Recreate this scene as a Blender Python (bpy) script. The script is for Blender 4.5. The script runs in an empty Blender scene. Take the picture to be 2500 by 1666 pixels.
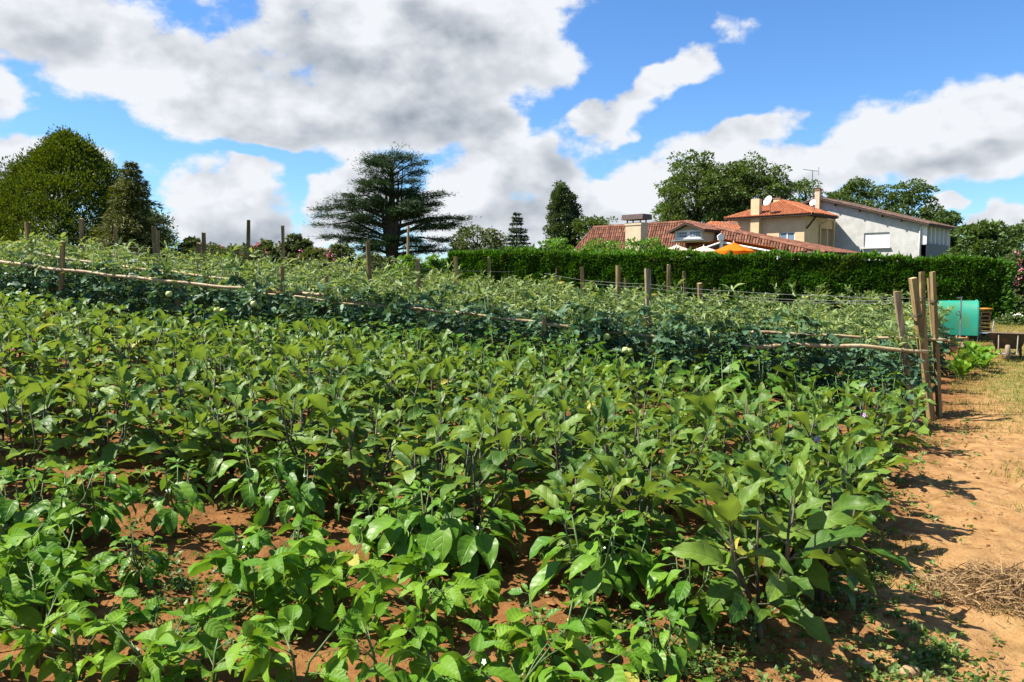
import bpy, math, random
import numpy as np
from mathutils import Matrix, Vector

rng = np.random.default_rng(11)
random.seed(11)
sc = bpy.context.scene
C = sc.collection
PI = math.pi

# ------------------------------------------------------------------ camera
FPX = 1944.0                      # focal length in pixels of the 2500 px wide photograph
PITCH = math.radians(4.2)
CAM = Vector((0.0, 0.0, 1.7))
cam_data = bpy.data.cameras.new('camera')
cam_data.sensor_width = 36.0
cam_data.lens = 36.0 * FPX / 2500.0
cam_data.clip_start = 0.05
cam_data.clip_end = 3000.0
cam = bpy.data.objects.new('camera', cam_data)
cam.location = CAM
cam.rotation_euler = (PI / 2 - PITCH, 0, 0)
C.objects.link(cam)
sc.camera = cam

# ------------------------------------------------------------------ sun, sky, exposure
SUN_EL = math.radians(54)
SUN_H = Vector((-1.0, 0.0, 0)).normalized()
SUN = Vector((SUN_H.x * math.cos(SUN_EL), SUN_H.y * math.cos(SUN_EL), math.sin(SUN_EL)))
sun_data = bpy.data.lights.new('sun', 'SUN')
sun_data.energy = 5.0
sun_data.angle = math.radians(0.53)
sun_data.color = (1.0, 0.93, 0.82)
sun = bpy.data.objects.new('sun', sun_data)
sun.rotation_euler = SUN.to_track_quat('Z', 'Y').to_euler()
C.objects.link(sun)

vs = sc.view_settings
vs.view_transform = 'Standard'
vs.look = 'None'
vs.gamma = 1.0
vs.use_curve_mapping = False
vs.exposure = 1.4
sc.cycles.use_denoising = True
sc.cycles.max_bounces = 8
sc.cycles.diffuse_bounces = 2
sc.cycles.glossy_bounces = 2
sc.cycles.transmission_bounces = 4
sc.cycles.caustics_reflective = False
sc.cycles.caustics_refractive = False

SKY_STRENGTH = 0.12


def ray(px, py):
    u = (px - 1250.0) / FPX
    v = (833.0 - py) / FPX
    return Vector((u, math.cos(PITCH) + v * math.sin(PITCH), -math.sin(PITCH) + v * math.cos(PITCH)))


def at(px, py, Y):
    d = ray(px, py)
    return CAM + d * (Y / d.y)


def hit(px, py, P0, dr):
    """point of the viewing ray on the vertical plane through P0 along the horizontal direction dr"""
    d = ray(px, py)
    n = Vector((dr.y, -dr.x, 0))
    t = (P0 - CAM).dot(n) / d.dot(n)
    return CAM + d * t


def build_world():
    w = bpy.data.worlds.new('World')
    sc.world = w
    w.use_nodes = True
    w.cycles.sampling_method = 'MANUAL'
    w.cycles.sample_map_resolution = 256
    nt = w.node_tree
    N = nt.nodes
    L = nt.links
    N.clear()
    out = N.new('ShaderNodeOutputWorld')
    bg = N.new('ShaderNodeBackground')
    bg.inputs['Strength'].default_value = SKY_STRENGTH
    L.new(bg.outputs[0], out.inputs[0])
    sky = N.new('ShaderNodeTexSky')
    sky.sky_type = 'NISHITA'
    sky.sun_disc = False
    sky.sun_elevation = SUN_EL
    sky.sun_rotation = math.atan2(SUN.x, SUN.y)
    sky.altitude = 100
    sky.air_density = 1.0
    sky.dust_density = 0.3
    sky.ozone_density = 2.0

    def val(x):
        n = N.new('ShaderNodeValue'); n.outputs[0].default_value = x; return n.outputs[0]

    def m(op, a, b=None, c=None, clamp=False):
        n = N.new('ShaderNodeMath'); n.operation = op; n.use_clamp = clamp
        for i, x in enumerate((a, b, c)):
            if x is None: continue
            if isinstance(x, (int, float)): n.inputs[i].default_value = x
            else: L.new(x, n.inputs[i])
        return n.outputs[0]

    def sstep(x, lo, hi, o0=0.0, o1=1.0):
        n = N.new('ShaderNodeMapRange'); n.interpolation_type = 'SMOOTHSTEP'
        L.new(x, n.inputs[0])
        for i, q in enumerate((lo, hi, o0, o1)): n.inputs[i + 1].default_value = q
        return n.outputs[0]

    hs = N.new('ShaderNodeHueSaturation')
    hs.inputs['Saturation'].default_value = 1.10
    hs.inputs['Value'].default_value = 0.55
    L.new(sky.outputs[0], hs.inputs['Color'])
    tc = N.new('ShaderNodeTexCoord')
    D = tc.outputs['Generated']
    sep = N.new('ShaderNodeSeparateXYZ'); L.new(D, sep.inputs[0])
    az = m('ARCTAN2', sep.outputs[0], sep.outputs[1])
    el = m('ARCSINE', sep.outputs[2])

    def noise(vec, scale, detail, rough, dist=0.0):
        n = N.new('ShaderNodeTexNoise'); n.noise_dimensions = '3D'
        n.inputs['Scale'].default_value = scale
        n.inputs['Detail'].default_value = detail
        n.inputs['Roughness'].default_value = rough
        n.inputs['Distortion'].default_value = dist
        L.new(vec, n.inputs['Vector'])
        return n.outputs['Fac']

    # stretch the sphere of directions a little so clouds lie flat
    mp = N.new('ShaderNodeMapping'); mp.vector_type = 'POINT'
    mp.inputs['Scale'].default_value = (1, 1, 1.5)
    L.new(D, mp.inputs['Vector'])
    P = mp.outputs[0]
    off = N.new('ShaderNodeVectorMath'); off.operation = 'ADD'
    L.new(P, off.inputs[0]); off.inputs[1].default_value = (-0.022, 0.0, 0.034)
    P2 = off.outputs[0]

    warp1 = noise(P, 9.0, 3.0, 0.55)
    mp2 = N.new('ShaderNodeVectorMath'); mp2.operation = 'ADD'
    L.new(P, mp2.inputs[0]); mp2.inputs[1].default_value = (5.3, 1.7, 9.1)
    warp2 = noise(mp2.outputs[0], 9.0, 3.0, 0.55)
    azw = m('ADD', az, m('MULTIPLY', m('SUBTRACT', warp1, 0.5), 0.12))
    elw = m('ADD', el, m('MULTIPLY', m('SUBTRACT', warp2, 0.5), 0.08))
    cx = N.new('ShaderNodeCombineXYZ'); L.new(azw, cx.inputs[0]); L.new(elw, cx.inputs[1])

    def ae(px, py):
        d = ray(px, py).normalized()
        return math.atan2(d.x, d.y), math.asin(d.z)

    def blobs(lst):
        best = None
        for (px, py, rx, ry, rot) in lst:
            a, e = ae(px, py)
            k = 1.0 / FPX
            mpn = N.new('ShaderNodeMapping'); mpn.vector_type = 'TEXTURE'
            mpn.inputs['Location'].default_value = (a, e, 0)
            mpn.inputs['Rotation'].default_value = (0, 0, math.radians(rot))
            mpn.inputs['Scale'].default_value = (rx * k, ry * k, 1)
            L.new(cx.outputs[0], mpn.inputs['Vector'])
            ln = N.new('ShaderNodeVectorMath'); ln.operation = 'LENGTH'
            L.new(mpn.outputs[0], ln.inputs[0])
            s = m('SUBTRACT', 1.0, ln.outputs['Value'])
            best = s if best is None else m('SMOOTH_MAX', best, s, 0.25)
        return best

    cloud = blobs([
        (960, 120, 420, 230, 0), (1240, 90, 190, 160, 0), (760, 260, 390, 85, -6), (640, 320, 190, 45, 0),
        (330, 130, 420, 130, -12), (90, 50, 330, 130, 0), (560, 230, 250, 110, 0), (1000, 270, 300, 110, 8),
        (0, 240, 70, 90, 0), (50, 400, 170, 65, 0), (-40, 470, 190, 120, 0),
        (545, 490, 150, 95, 0), (520, 565, 150, 45, 0), (610, 420, 60, 45, 0),
        (880, 460, 130, 60, 15), (800, 545, 120, 55, 0), (760, 480, 60, 45, 0), (905, 420, 45, 30, 0),
        (1225, 320, 105, 85, 0), (1190, 430, 150, 110, 0), (1250, 550, 330, 110, 0), (1370, 430, 140, 90, 0),
        (1590, 205, 235, 48, 38), (1470, 300, 110, 55, 20), (1500, 490, 200, 90, 0),
        (1640, 470, 330, 85, 6), (1950, 400, 320, 95, 12), (2240, 330, 300, 95, 8), (2450, 290, 200, 85, 0),
        (1840, 330, 160, 40, 15), (2360, 395, 200, 60, 4),
        (2440, 530, 140, 30, 8), (2310, 495, 45, 22, 0), (640, 560, 60, 60, 0)])
    grey = blobs([
        (900, 310, 330, 75, 4), (1170, 230, 250, 100, 20), (800, 170, 160, 80, 0), (1090, 60, 150, 70, 0),
        (1350, 540, 170, 120, 0), (1420, 410, 90, 70, 0), (580, 570, 170, 60, 0), (2300, 425, 300, 45, 6),
        (1950, 470, 240, 50, 4), (140, 300, 130, 60, 0), (520, 160, 130, 60, 0), (80, 110, 120, 50, 0), (1500, 560, 200, 60, 0), (880, 560, 130, 50, 0),
        (830, 500, 60, 30, 0), (60, 470, 120, 50, 0)])

    # cloud out of view is kept thinner to cut ambient light; outside the photographed sector cloud comes from plain noise
    big = noise(P, 2.6, 3.0, 0.5)
    outside = sstep(m('ABSOLUTE', az), 0.62, 0.80)
    above = sstep(el, 0.40, 0.52)
    outf = m('MAXIMUM', outside, above)
    generic = m('MULTIPLY', m('SUBTRACT', big, 0.56), 5.0)
    gmix = N.new('ShaderNodeMix'); gmix.data_type = 'FLOAT'
    L.new(outf, gmix.inputs[0]); L.new(cloud, gmix.inputs[2]); L.new(generic, gmix.inputs[3])
    base = gmix.outputs[0]

    f1 = noise(P, 11.0, 7.0, 0.58)
    f2 = noise(P2, 11.0, 3.0, 0.58)
    dens = m('ADD', m('MULTIPLY', base, 1.0), m('MULTIPLY', m('SUBTRACT', f1, 0.48), 2.2))
    mask = sstep(dens, 0.0, 0.36)
    core = sstep(m('ADD', base, m('MULTIPLY', m('SUBTRACT', f1, 0.47), 0.8)), -0.05, 0.75)
    off2 = N.new('ShaderNodeVectorMath'); off2.operation = 'ADD'
    L.new(P, off2.inputs[0]); off2.inputs[1].default_value = (-0.04, 0.0, 0.06)
    g1 = noise(P, 5.5, 5.0, 0.6); g2 = noise(off2.outputs[0], 5.5, 3.0, 0.6)
    lit = m('ADD', m('MULTIPLY', m('SUBTRACT', f1, f2), 1.0), m('MULTIPLY', m('SUBTRACT', g1, g2), 0.8))
    g = sstep(grey, -0.55, 0.95)
    gg = m('MULTIPLY', g, core)
    edgegrey = m('MULTIPLY', core, 0.10)
    br = m('SUBTRACT', m('ADD', 1.03, lit), m('ADD', m('MULTIPLY', gg, 0.40), edgegrey))
    br = m('MAXIMUM', m('MINIMUM', br, 1.0), 0.26)
    ramp = N.new('ShaderNodeMix'); ramp.data_type = 'RGBA'
    L.new(m('MULTIPLY', m('SUBTRACT', br, 0.26), 1.351, clamp=True), ramp.inputs[0])
    k = 0.90 / SKY_STRENGTH / 2.639
    ramp.inputs[6].default_value = (0.33 * k, 0.39 * k, 0.47 * k, 1)
    ramp.inputs[7].default_value = (1.0 * k, 1.03 * k, 1.08 * k, 1)
    tint = N.new('ShaderNodeMix'); tint.data_type = 'RGBA'; tint.blend_type = 'MULTIPLY'; tint.inputs[0].default_value = 1.0
    L.new(hs.outputs[0], tint.inputs[6]); tint.inputs[7].default_value = (0.62, 0.86, 1.12, 1)
    mixc = N.new('ShaderNodeMix'); mixc.data_type = 'RGBA'
    L.new(mask, mixc.inputs[0])
    L.new(tint.outputs[2], mixc.inputs[6])
    L.new(ramp.outputs[2], mixc.inputs[7])
    L.new(mixc.outputs[2], bg.inputs['Color'])


build_world()

# ------------------------------------------------------------------ mesh helpers


class MB:
    """collects pieces of ONE mesh"""

    def __init__(self):
        self.V = []; self.UV = []; self.F = []; self.n = 0

    def add(self, V, F, mat=0, uv=None):
        V = np.asarray(V, dtype=np.float32).reshape(-1, 3)
        F = np.asarray(F, dtype=np.int32)
        self.V.append(V)
        self.UV.append(np.zeros((len(V), 2), np.float32) if uv is None else np.asarray(uv, np.float32))
        self.F.append((F + self.n, mat))
        self.n += len(V)

    def tube(self, pts, radii, n=6, mat=0, caps=True):
        pts = [Vector(p) for p in pts]
        if isinstance(radii, (int, float)): radii = [radii] * len(pts)
        V = []; uv = []
        t0 = (pts[1] - pts[0]).normalized()
        ref = Vector((0, 0, 1)) if abs(t0.z) < 0.9 else Vector((1, 0, 0))
        a = t0.cross(ref).normalized()
        acc = 0
        for i, p in enumerate(pts):
            if i == 0: t = pts[1] - pts[0]
            elif i == len(pts) - 1: t = pts[-1] - pts[-2]
            else: t = pts[i + 1] - pts[i - 1]
            t.normalize()
            a = (a - t * a.dot(t)).normalized()
            b = t.cross(a)
            if i: acc += (pts[i] - pts[i - 1]).length
            for k in range(n):
                th = 2 * PI * k / n
                V.append(p + (a * math.cos(th) + b * math.sin(th)) * radii[i]); uv.append((k / n, acc))
        F = [[i * n + k, i * n + (k + 1) % n, (i + 1) * n + (k + 1) % n, (i + 1) * n + k] for i in range(len(pts) - 1) for k in range(n)]
        self.add(np.array([tuple(v) for v in V]), F, mat, uv)
        if caps:
            self.F.append((np.array([list(range(self.n - n, self.n))], np.int32), mat))
            self.F.append((np.array([list(range(self.n - len(V), self.n - len(V) + n))[::-1]], np.int32), mat))

    def hexa(self, P, mat=0):
        """8 corners: bottom ring of 4, then top ring of 4"""
        self.add(np.array([tuple(p) for p in P]), [[3, 2, 1, 0], [4, 5, 6, 7], [0, 1, 5, 4], [1, 2, 6, 5], [2, 3, 7, 6], [3, 0, 4, 7]], mat)

    def box(self, c, ax, ay, az, mat=0):
        """centre and three half-axis vectors"""
        c, ax, ay, az = Vector(c), Vector(ax), Vector(ay), Vector(az)
        self.hexa([c - ax - ay - az, c + ax - ay - az, c + ax + ay - az, c - ax + ay - az,
                   c - ax - ay + az, c + ax - ay + az, c + ax + ay + az, c - ax + ay + az], mat)

    def prism(self, poly, ext, mat=0):
        """closed polygon (list of 3D points) pushed along ext"""
        n = len(poly); ext = Vector(ext)
        V = [tuple(Vector(p)) for p in poly] + [tuple(Vector(p) + ext) for p in poly]
        self.add(V, [[i, (i + 1) % n, n + (i + 1) % n, n + i] for i in range(n)], mat)
        b = self.n - 2 * n
        self.F.append((np.array([list(range(b, b + n))[::-1]], np.int32), mat))
        self.F.append((np.array([list(range(b + n, b + 2 * n))], np.int32), mat))

    def mesh(self, name, mats, smooth=False):
        me = bpy.data.meshes.new(name)
        V = np.concatenate(self.V); UV = np.concatenate(self.UV)
        loops = np.concatenate([f.reshape(-1) for f, _ in self.F]).astype(np.int32)
        tot = np.concatenate([np.full(len(f), f.shape[1], np.int32) for f, _ in self.F])
        mi = np.concatenate([np.full(len(f), m, np.int32) for f, m in self.F])
        start = np.concatenate([[0], np.cumsum(tot)[:-1]]).astype(np.int32)
        me.vertices.add(len(V)); me.vertices.foreach_set('co', V.reshape(-1))
        me.loops.add(len(loops)); me.loops.foreach_set('vertex_index', loops)
        me.polygons.add(len(tot)); me.polygons.foreach_set('loop_start', start)
        for m in (mats if isinstance(mats, (list, tuple)) else [mats]): me.materials.append(m)
        me.polygons.foreach_set('material_index', mi)
        me.polygons.foreach_set('use_smooth', np.full(len(tot), smooth))
        l = me.uv_layers.new(name='UVMap')
        l.data.foreach_set('uv', UV[loops].reshape(-1))
        me.update(calc_edges=True)
        return me

    def build(self, name, mats, parent=None, smooth=False):
        return link(name, self.mesh(name, mats, smooth), parent)


def link(name, data, parent=None):
    o = bpy.data.objects.new(name, data)
    C.objects.link(o)
    if parent is not None: o.parent = parent
    return o


def tag(o, label=None, cat=None, group=None, kind=None):
    if label: o['label'] = label
    if cat: o['category'] = cat
    if group: o['group'] = group
    if kind: o['kind'] = kind
    return o


def empty(name, label, cat, group=None, loc=(0, 0, 0), rz=0.0, s=1.0):
    o = link(name, None)
    o.empty_display_size = 0.1
    o.location = loc; o.rotation_euler = (0, 0, rz); o.scale = (s, s, s)
    return tag(o, label, cat, group)


ORD = ['zeroth', 'first', 'second', 'third', 'fourth', 'fifth', 'sixth', 'seventh', 'eighth', 'ninth', 'tenth', 'eleventh', 'twelfth',
       'thirteenth', 'fourteenth', 'fifteenth', 'sixteenth', 'seventeenth', 'eighteenth', 'nineteenth', 'twentieth']
ORD += ['twenty-' + ORD[i] for i in range(1, 10)] + ['thirtieth'] + ['thirty-' + ORD[i] for i in range(1, 10)] + ['fortieth'] + ['forty-' + ORD[i] for i in range(1, 10)]


def frames(D):
    """orthonormal frames for axis vectors D (n,3): side, axis, normal with random-free roll (normal as upward as it can be)"""
    D = D / np.maximum(np.linalg.norm(D, axis=1, keepdims=True), 1e-9)
    Z = np.zeros_like(D); Z[:, 2] = 1
    S = np.cross(D, Z)
    ln = np.linalg.norm(S, axis=1, keepdims=True)
    S = np.where(ln < 1e-3, np.array([[1.0, 0, 0]]), S / np.maximum(ln, 1e-9))
    return S, D, np.cross(S, D)


def cloud(mb, P, D, size, tmpl, mat=0, roll=0.6, wid=None):
    """place a template leaf (V along +y, normal +z) at every point P, axis D; wid scales it across"""
    TV, TF = tmpl
    n = len(P)
    if n == 0: return
    S, A, Nn = frames(np.asarray(D, float))
    r = rng.normal(0, roll, n)[:, None]
    S2 = S * np.cos(r) + Nn * np.sin(r)
    N2 = np.cross(S2, A)
    size = np.broadcast_to(np.asarray(size, float), (n,))[:, None, None]
    w = 1.0 if wid is None else np.broadcast_to(np.asarray(wid, float), (n,))[:, None, None]
    V = (np.asarray(P)[:, None, :] + size * (w * TV[None, :, 0:1] * S2[:, None, :] + TV[None, :, 1:2] * A[:, None, :] + TV[None, :, 2:3] * N2[:, None, :]))
    F = (TF[None] + (np.arange(n) * len(TV))[:, None, None]).reshape(-1, TF.shape[1])
    uv = np.tile(np.stack([TV[:, 0] * 2, TV[:, 1]], 1), (n, 1))
    mb.add(V.reshape(-1, 3), F, mat, uv)


def rdir(n, zb=0.0, zs=1.0):
    v = rng.normal(0, 1, (n, 3)); v[:, 2] = v[:, 2] * zs + zb
    return v / np.linalg.norm(v, axis=1, keepdims=True)


# leaf templates -------------------------------------------------------
T_QUAD = (np.array([[0, 0, 0], [0.28, 0.45, 0.05], [0, 1, -0.04], [-0.28, 0.45, 0.05]], float), np.array([[0, 1, 2, 3]]))
T_FOLD = (np.array([[0, 0, 0], [0.36, 0.4, 0.12], [0, 1, -0.12], [-0.36, 0.4, 0.12], [0, 0.5, 0]], float),
          np.array([[0, 1, 4], [1, 2, 4], [2, 3, 4], [3, 0, 4]]))
T_BLADE = (np.array([[-0.03, 0, 0], [0.03, 0, 0], [0.022, 0.55, 0.06], [-0.022, 0.55, 0.06], [0.0, 1, -0.05]], float),
           np.array([[0, 1, 2], [0, 2, 3], [3, 2, 4]]))
T_NEEDLE = (np.array([[0, 0, 0], [0.11, 0.5, 0.02], [0, 1, -0.03], [-0.11, 0.5, 0.02]], float), np.array([[0, 1, 2, 3]]))
# lobed tomato leaflet and a rolled one
T_TOM = (np.array([[0, 0, 0], [0, .35, -.02], [0, .7, -.03], [0, 1, -.12],
                   [.24, .16, .07], [.17, .36, .05], [.34, .5, .07], [.15, .68, .02], [.17, .82, -.02],
                   [-.24, .16, .07], [-.17, .36, .05], [-.34, .5, .07], [-.15, .68, .02], [-.17, .82, -.02]], float),
         np.array([[0, 4, 1], [4, 5, 1], [5, 6, 1], [1, 6, 7], [1, 7, 2], [2, 7, 8], [2, 8, 3],
                   [0, 1, 9], [9, 1, 10], [10, 1, 11], [1, 12, 11], [1, 2, 12], [2, 13, 12], [2, 3, 13]]))
T_ROLL = (np.array([[0, 0, 0], [0, .5, -.05], [0, 1, -.3], [.11, .2, .1], [.13, .55, .09], [-.11, .2, .1], [-.13, .55, .09]], float),
          np.array([[0, 3, 1], [3, 4, 1], [1, 4, 2], [0, 1, 5], [5, 1, 6], [1, 2, 6]]))


def smooth(a, b, x):
    t = np.clip((x - a) / (b - a), 0, 1)
    return t * t * (3 - 2 * t)


_tab = np.random.default_rng(5).random((256, 256))


def vnoise(x, y):
    x = np.asarray(x, float); y = np.asarray(y, float)
    xi = np.floor(x).astype(int); yi = np.floor(y).astype(int)
    fx = x - xi; fy = y - yi
    fx = fx * fx * (3 - 2 * fx); fy = fy * fy * (3 - 2 * fy)
    a = _tab[xi & 255, yi & 255]; b = _tab[(xi + 1) & 255, yi & 255]
    c = _tab[xi & 255, (yi + 1) & 255]; d = _tab[(xi + 1) & 255, (yi + 1) & 255]
    return (a * (1 - fx) + b * fx) * (1 - fy) + (c * (1 - fx) + d * fx) * fy - 0.5


def gz0(x, y):
    x = np.asarray(x, float); y = np.asarray(y, float)
    c = np.clip(4.7 - x, 0, 32)
    z = (0.09 * c - 0.0005 * c * c) * smooth(0, 9, y)
    z = z + 0.50 * smooth(17.6, 21.5, y) * smooth(5, 8, x)
    z = z + 1.9 * smooth(22, 62, y) * (1 - 0.75 * smooth(6, 14, x) * (1 - smooth(40, 60, y)))
    return z


def edge_x(y):
    return np.interp(y, [0, 2.5, 3.5, 4.2, 5.0, 5.7, 6.7, 9.2, 17, 25], [-0.4, 0.6, 1.25, 1.65, 2.18, 2.58, 3.20, 4.75, 9.4, 13.0])


def gz(x, y):
    x = np.asarray(x, float); y = np.asarray(y, float)
    near = 1 - smooth(14, 26, y)
    z = gz0(x, y)
    z = z + near * (0.05 * vnoise(x * 1.1, y * 1.1) + 0.035 * vnoise(x * 3.1 + 7, y * 3.1))
    bed = smooth(0.15, -0.25, x - edge_x(y))
    z = z + near * bed * 0.05
    return z


def G(x, y):
    return float(gz(x, y))


# ------------------------------------------------------------------ materials
def new_mat(name):
    m = bpy.data.materials.new(name); m.use_nodes = True
    nt = m.node_tree
    for n in list(nt.nodes):
        if n.type != 'OUTPUT_MATERIAL': nt.nodes.remove(n)
    return m, nt, nt.nodes, nt.links, [n for n in nt.nodes if n.type == 'OUTPUT_MATERIAL'][0]


def nmath(nt, op, a, b=None, clamp=False):
    n = nt.nodes.new('ShaderNodeMath'); n.operation = op; n.use_clamp = clamp
    for i, x in enumerate((a, b)):
        if x is None: continue
        if isinstance(x, (int, float)): n.inputs[i].default_value = x
        else: nt.links.new(x, n.inputs[i])
    return n.outputs[0]


def nmix(nt, f, a, b, mode='MIX'):
    n = nt.nodes.new('ShaderNodeMix'); n.data_type = 'RGBA'; n.blend_type = mode
    for i, x in ((0, f), (6, a), (7, b)):
        if isinstance(x, (int, float)): n.inputs[i].default_value = x
        elif isinstance(x, tuple): n.inputs[i].default_value = x + (1,) if len(x) == 3 else x
        else: nt.links.new(x, n.inputs[i])
    return n.outputs[2]


def nnoise(nt, scale, detail=4, rough=0.55, coord='Object', vec=None, sc3=None):
    if vec is None:
        tc = nt.nodes.new('ShaderNodeTexCoord'); vec = tc.outputs[coord]
    if sc3:
        mp = nt.nodes.new('ShaderNodeMapping'); mp.inputs['Scale'].default_value = sc3
        nt.links.new(vec, mp.inputs[0]); vec = mp.outputs[0]
    n = nt.nodes.new('ShaderNodeTexNoise')
    n.inputs['Scale'].default_value = scale; n.inputs['Detail'].default_value = detail; n.inputs['Roughness'].default_value = rough
    nt.links.new(vec, n.inputs['Vector'])
    return n.outputs['Fac']


def nrange(nt, x, a, b, c=0.0, d=1.0):
    n = nt.nodes.new('ShaderNodeMapRange'); n.interpolation_type = 'SMOOTHSTEP'
    nt.links.new(x, n.inputs[0])
    for i, q in enumerate((a, b, c, d)): n.inputs[i + 1].default_value = q
    return n.outputs[0]


def foliage(name, c1, c2, back=None, trans=0.35, rough=0.5, spec=0.35, veins=0.0, rand='object', tcol=None, nside=6.0, yellow=None, bumpy=0.0, patch=None, blem=0.0):
    m, nt, N, L, out = new_mat(name)
    if rand == 'object':
        oi = N.new('ShaderNodeObjectInfo'); r = oi.outputs['Random']
    else:
        ge = N.new('ShaderNodeNewGeometry'); r = ge.outputs['Random Per Island']
    col = nmix(nt, r, c1, c2)
    if yellow:
        col = nmix(nt, nrange(nt, r, yellow[1], yellow[1] + 0.01), col, yellow[0])
    bumpn = None
    if veins > 0:
        tc = N.new('ShaderNodeTexCoord')
        sx = N.new('ShaderNodeSeparateXYZ'); L.new(tc.outputs['UV'], sx.inputs[0])
        a = nmath(nt, 'ABSOLUTE', sx.outputs[0])
        mid = nrange(nt, a, 0.10, 0.03)
        fr = nmath(nt, 'FRACT', nmath(nt, 'MULTIPLY', nmath(nt, 'SUBTRACT', sx.outputs[1], nmath(nt, 'MULTIPLY', a, 0.22)), nside))
        dv = nmath(nt, 'ABSOLUTE', nmath(nt, 'SUBTRACT', fr, 0.5))
        sv = nrange(nt, dv, 0.10, 0.03)
        vv = nmath(nt, 'MAXIMUM', mid, nmath(nt, 'MULTIPLY', sv, 0.55))
        col = nmix(nt, nmath(nt, 'MULTIPLY', vv, veins), col, (0.26, 0.38, 0.12))
        nz = nnoise(nt, 7.0, 3, 0.6, vec=tc.outputs['Object'])
        col = nmix(nt, nmath(nt, 'MULTIPLY', nrange(nt, nz, 0.40, 0.75), 0.30), col, c2)
        b = N.new('ShaderNodeBump'); b.inputs['Strength'].default_value = 0.35; b.inputs['Distance'].default_value = 0.005
        pil = nmath(nt, 'MULTIPLY', nmath(nt, 'MULTIPLY', dv, 2.0), bumpy)
        L.new(nmath(nt, 'SUBTRACT', pil, vv), b.inputs['Height']); bumpn = b.outputs[0]
    if blem:
        tcb = N.new('ShaderNodeTexCoord'); oi2 = N.new('ShaderNodeObjectInfo')
        off = N.new('ShaderNodeVectorMath'); off.operation = 'ADD'
        L.new(tcb.outputs['Object'], off.inputs[0]); L.new(oi2.outputs['Location'], off.inputs[1])
        nb_ = nnoise(nt, 5.0, 5, 0.7, vec=off.outputs[0])
        col = nmix(nt, nmath(nt, 'MULTIPLY', nrange(nt, nb_, 0.60, 0.70), blem), col, (0.20, 0.17, 0.045))
    if patch:
        pn = nnoise(nt, patch[1], 5, 0.65)
        col = nmix(nt, nmath(nt, 'MULTIPLY', nrange(nt, pn, 0.50, 0.70), patch[2]), col, patch[0])
    if back:
        g2 = N.new('ShaderNodeNewGeometry')
        col = nmix(nt, g2.outputs['Backfacing'], col, nmix(nt, 0.65, col, back))
    p = N.new('ShaderNodeBsdfPrincipled')
    p.inputs['Roughness'].default_value = rough
    p.inputs['Specular IOR Level'].default_value = spec
    L.new(col, p.inputs['Base Color'])
    t = N.new('ShaderNodeBsdfTranslucent')
    tint = nmix(nt, 1.0, col, tcol or (1.5, 1.45, 0.55), 'MULTIPLY')
    L.new(tint, t.inputs['Color'])
    if bumpn:
        L.new(bumpn, p.inputs['Normal'])
    mx = N.new('ShaderNodeMixShader'); mx.inputs[0].default_value = trans
    L.new(p.outputs[0], mx.inputs[1]); L.new(t.outputs[0], mx.inputs[2])
    L.new(mx.outputs[0], out.inputs[0])
    return m


def plain(name, c1, c2=None, scale=8.0, rough=0.8, spec=0.3, metal=0.0, bump=0.0, sc3=None, detail=5, lo=0.35, hi=0.65, c3=None, s3=2.0, objr=0.0):
    m, nt, N, L, out = new_mat(name)
    p = N.new('ShaderNodeBsdfPrincipled')
    p.inputs['Roughness'].default_value = rough
    p.inputs['Specular IOR Level'].default_value = spec
    p.inputs['Metallic'].default_value = metal
    L.new(p.outputs[0], out.inputs[0])
    if c2 is None: c2 = tuple(x * 0.8 for x in c1)
    nz = nnoise(nt, scale, detail, 0.6, sc3=sc3)
    col = nmix(nt, nrange(nt, nz, lo, hi), c1, c2)
    if c3:
        n3 = nnoise(nt, s3, 4, 0.65)
        col = nmix(nt, nrange(nt, n3, 0.52, 0.68), col, c3)
    if objr:
        oi = N.new('ShaderNodeObjectInfo')
        col = nmix(nt, nmath(nt, 'MULTIPLY', oi.outputs['Random'], objr), col, (0.02, 0.016, 0.012))
    L.new(col, p.inputs['Base Color'])
    if bump:
        b = N.new('ShaderNodeBump'); b.inputs['Strength'].default_value = bump; b.inputs['Distance'].default_value = 0.02
        L.new(nz, b.inputs['Height']); L.new(b.outputs[0], p.inputs['Normal'])
    return m


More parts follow.
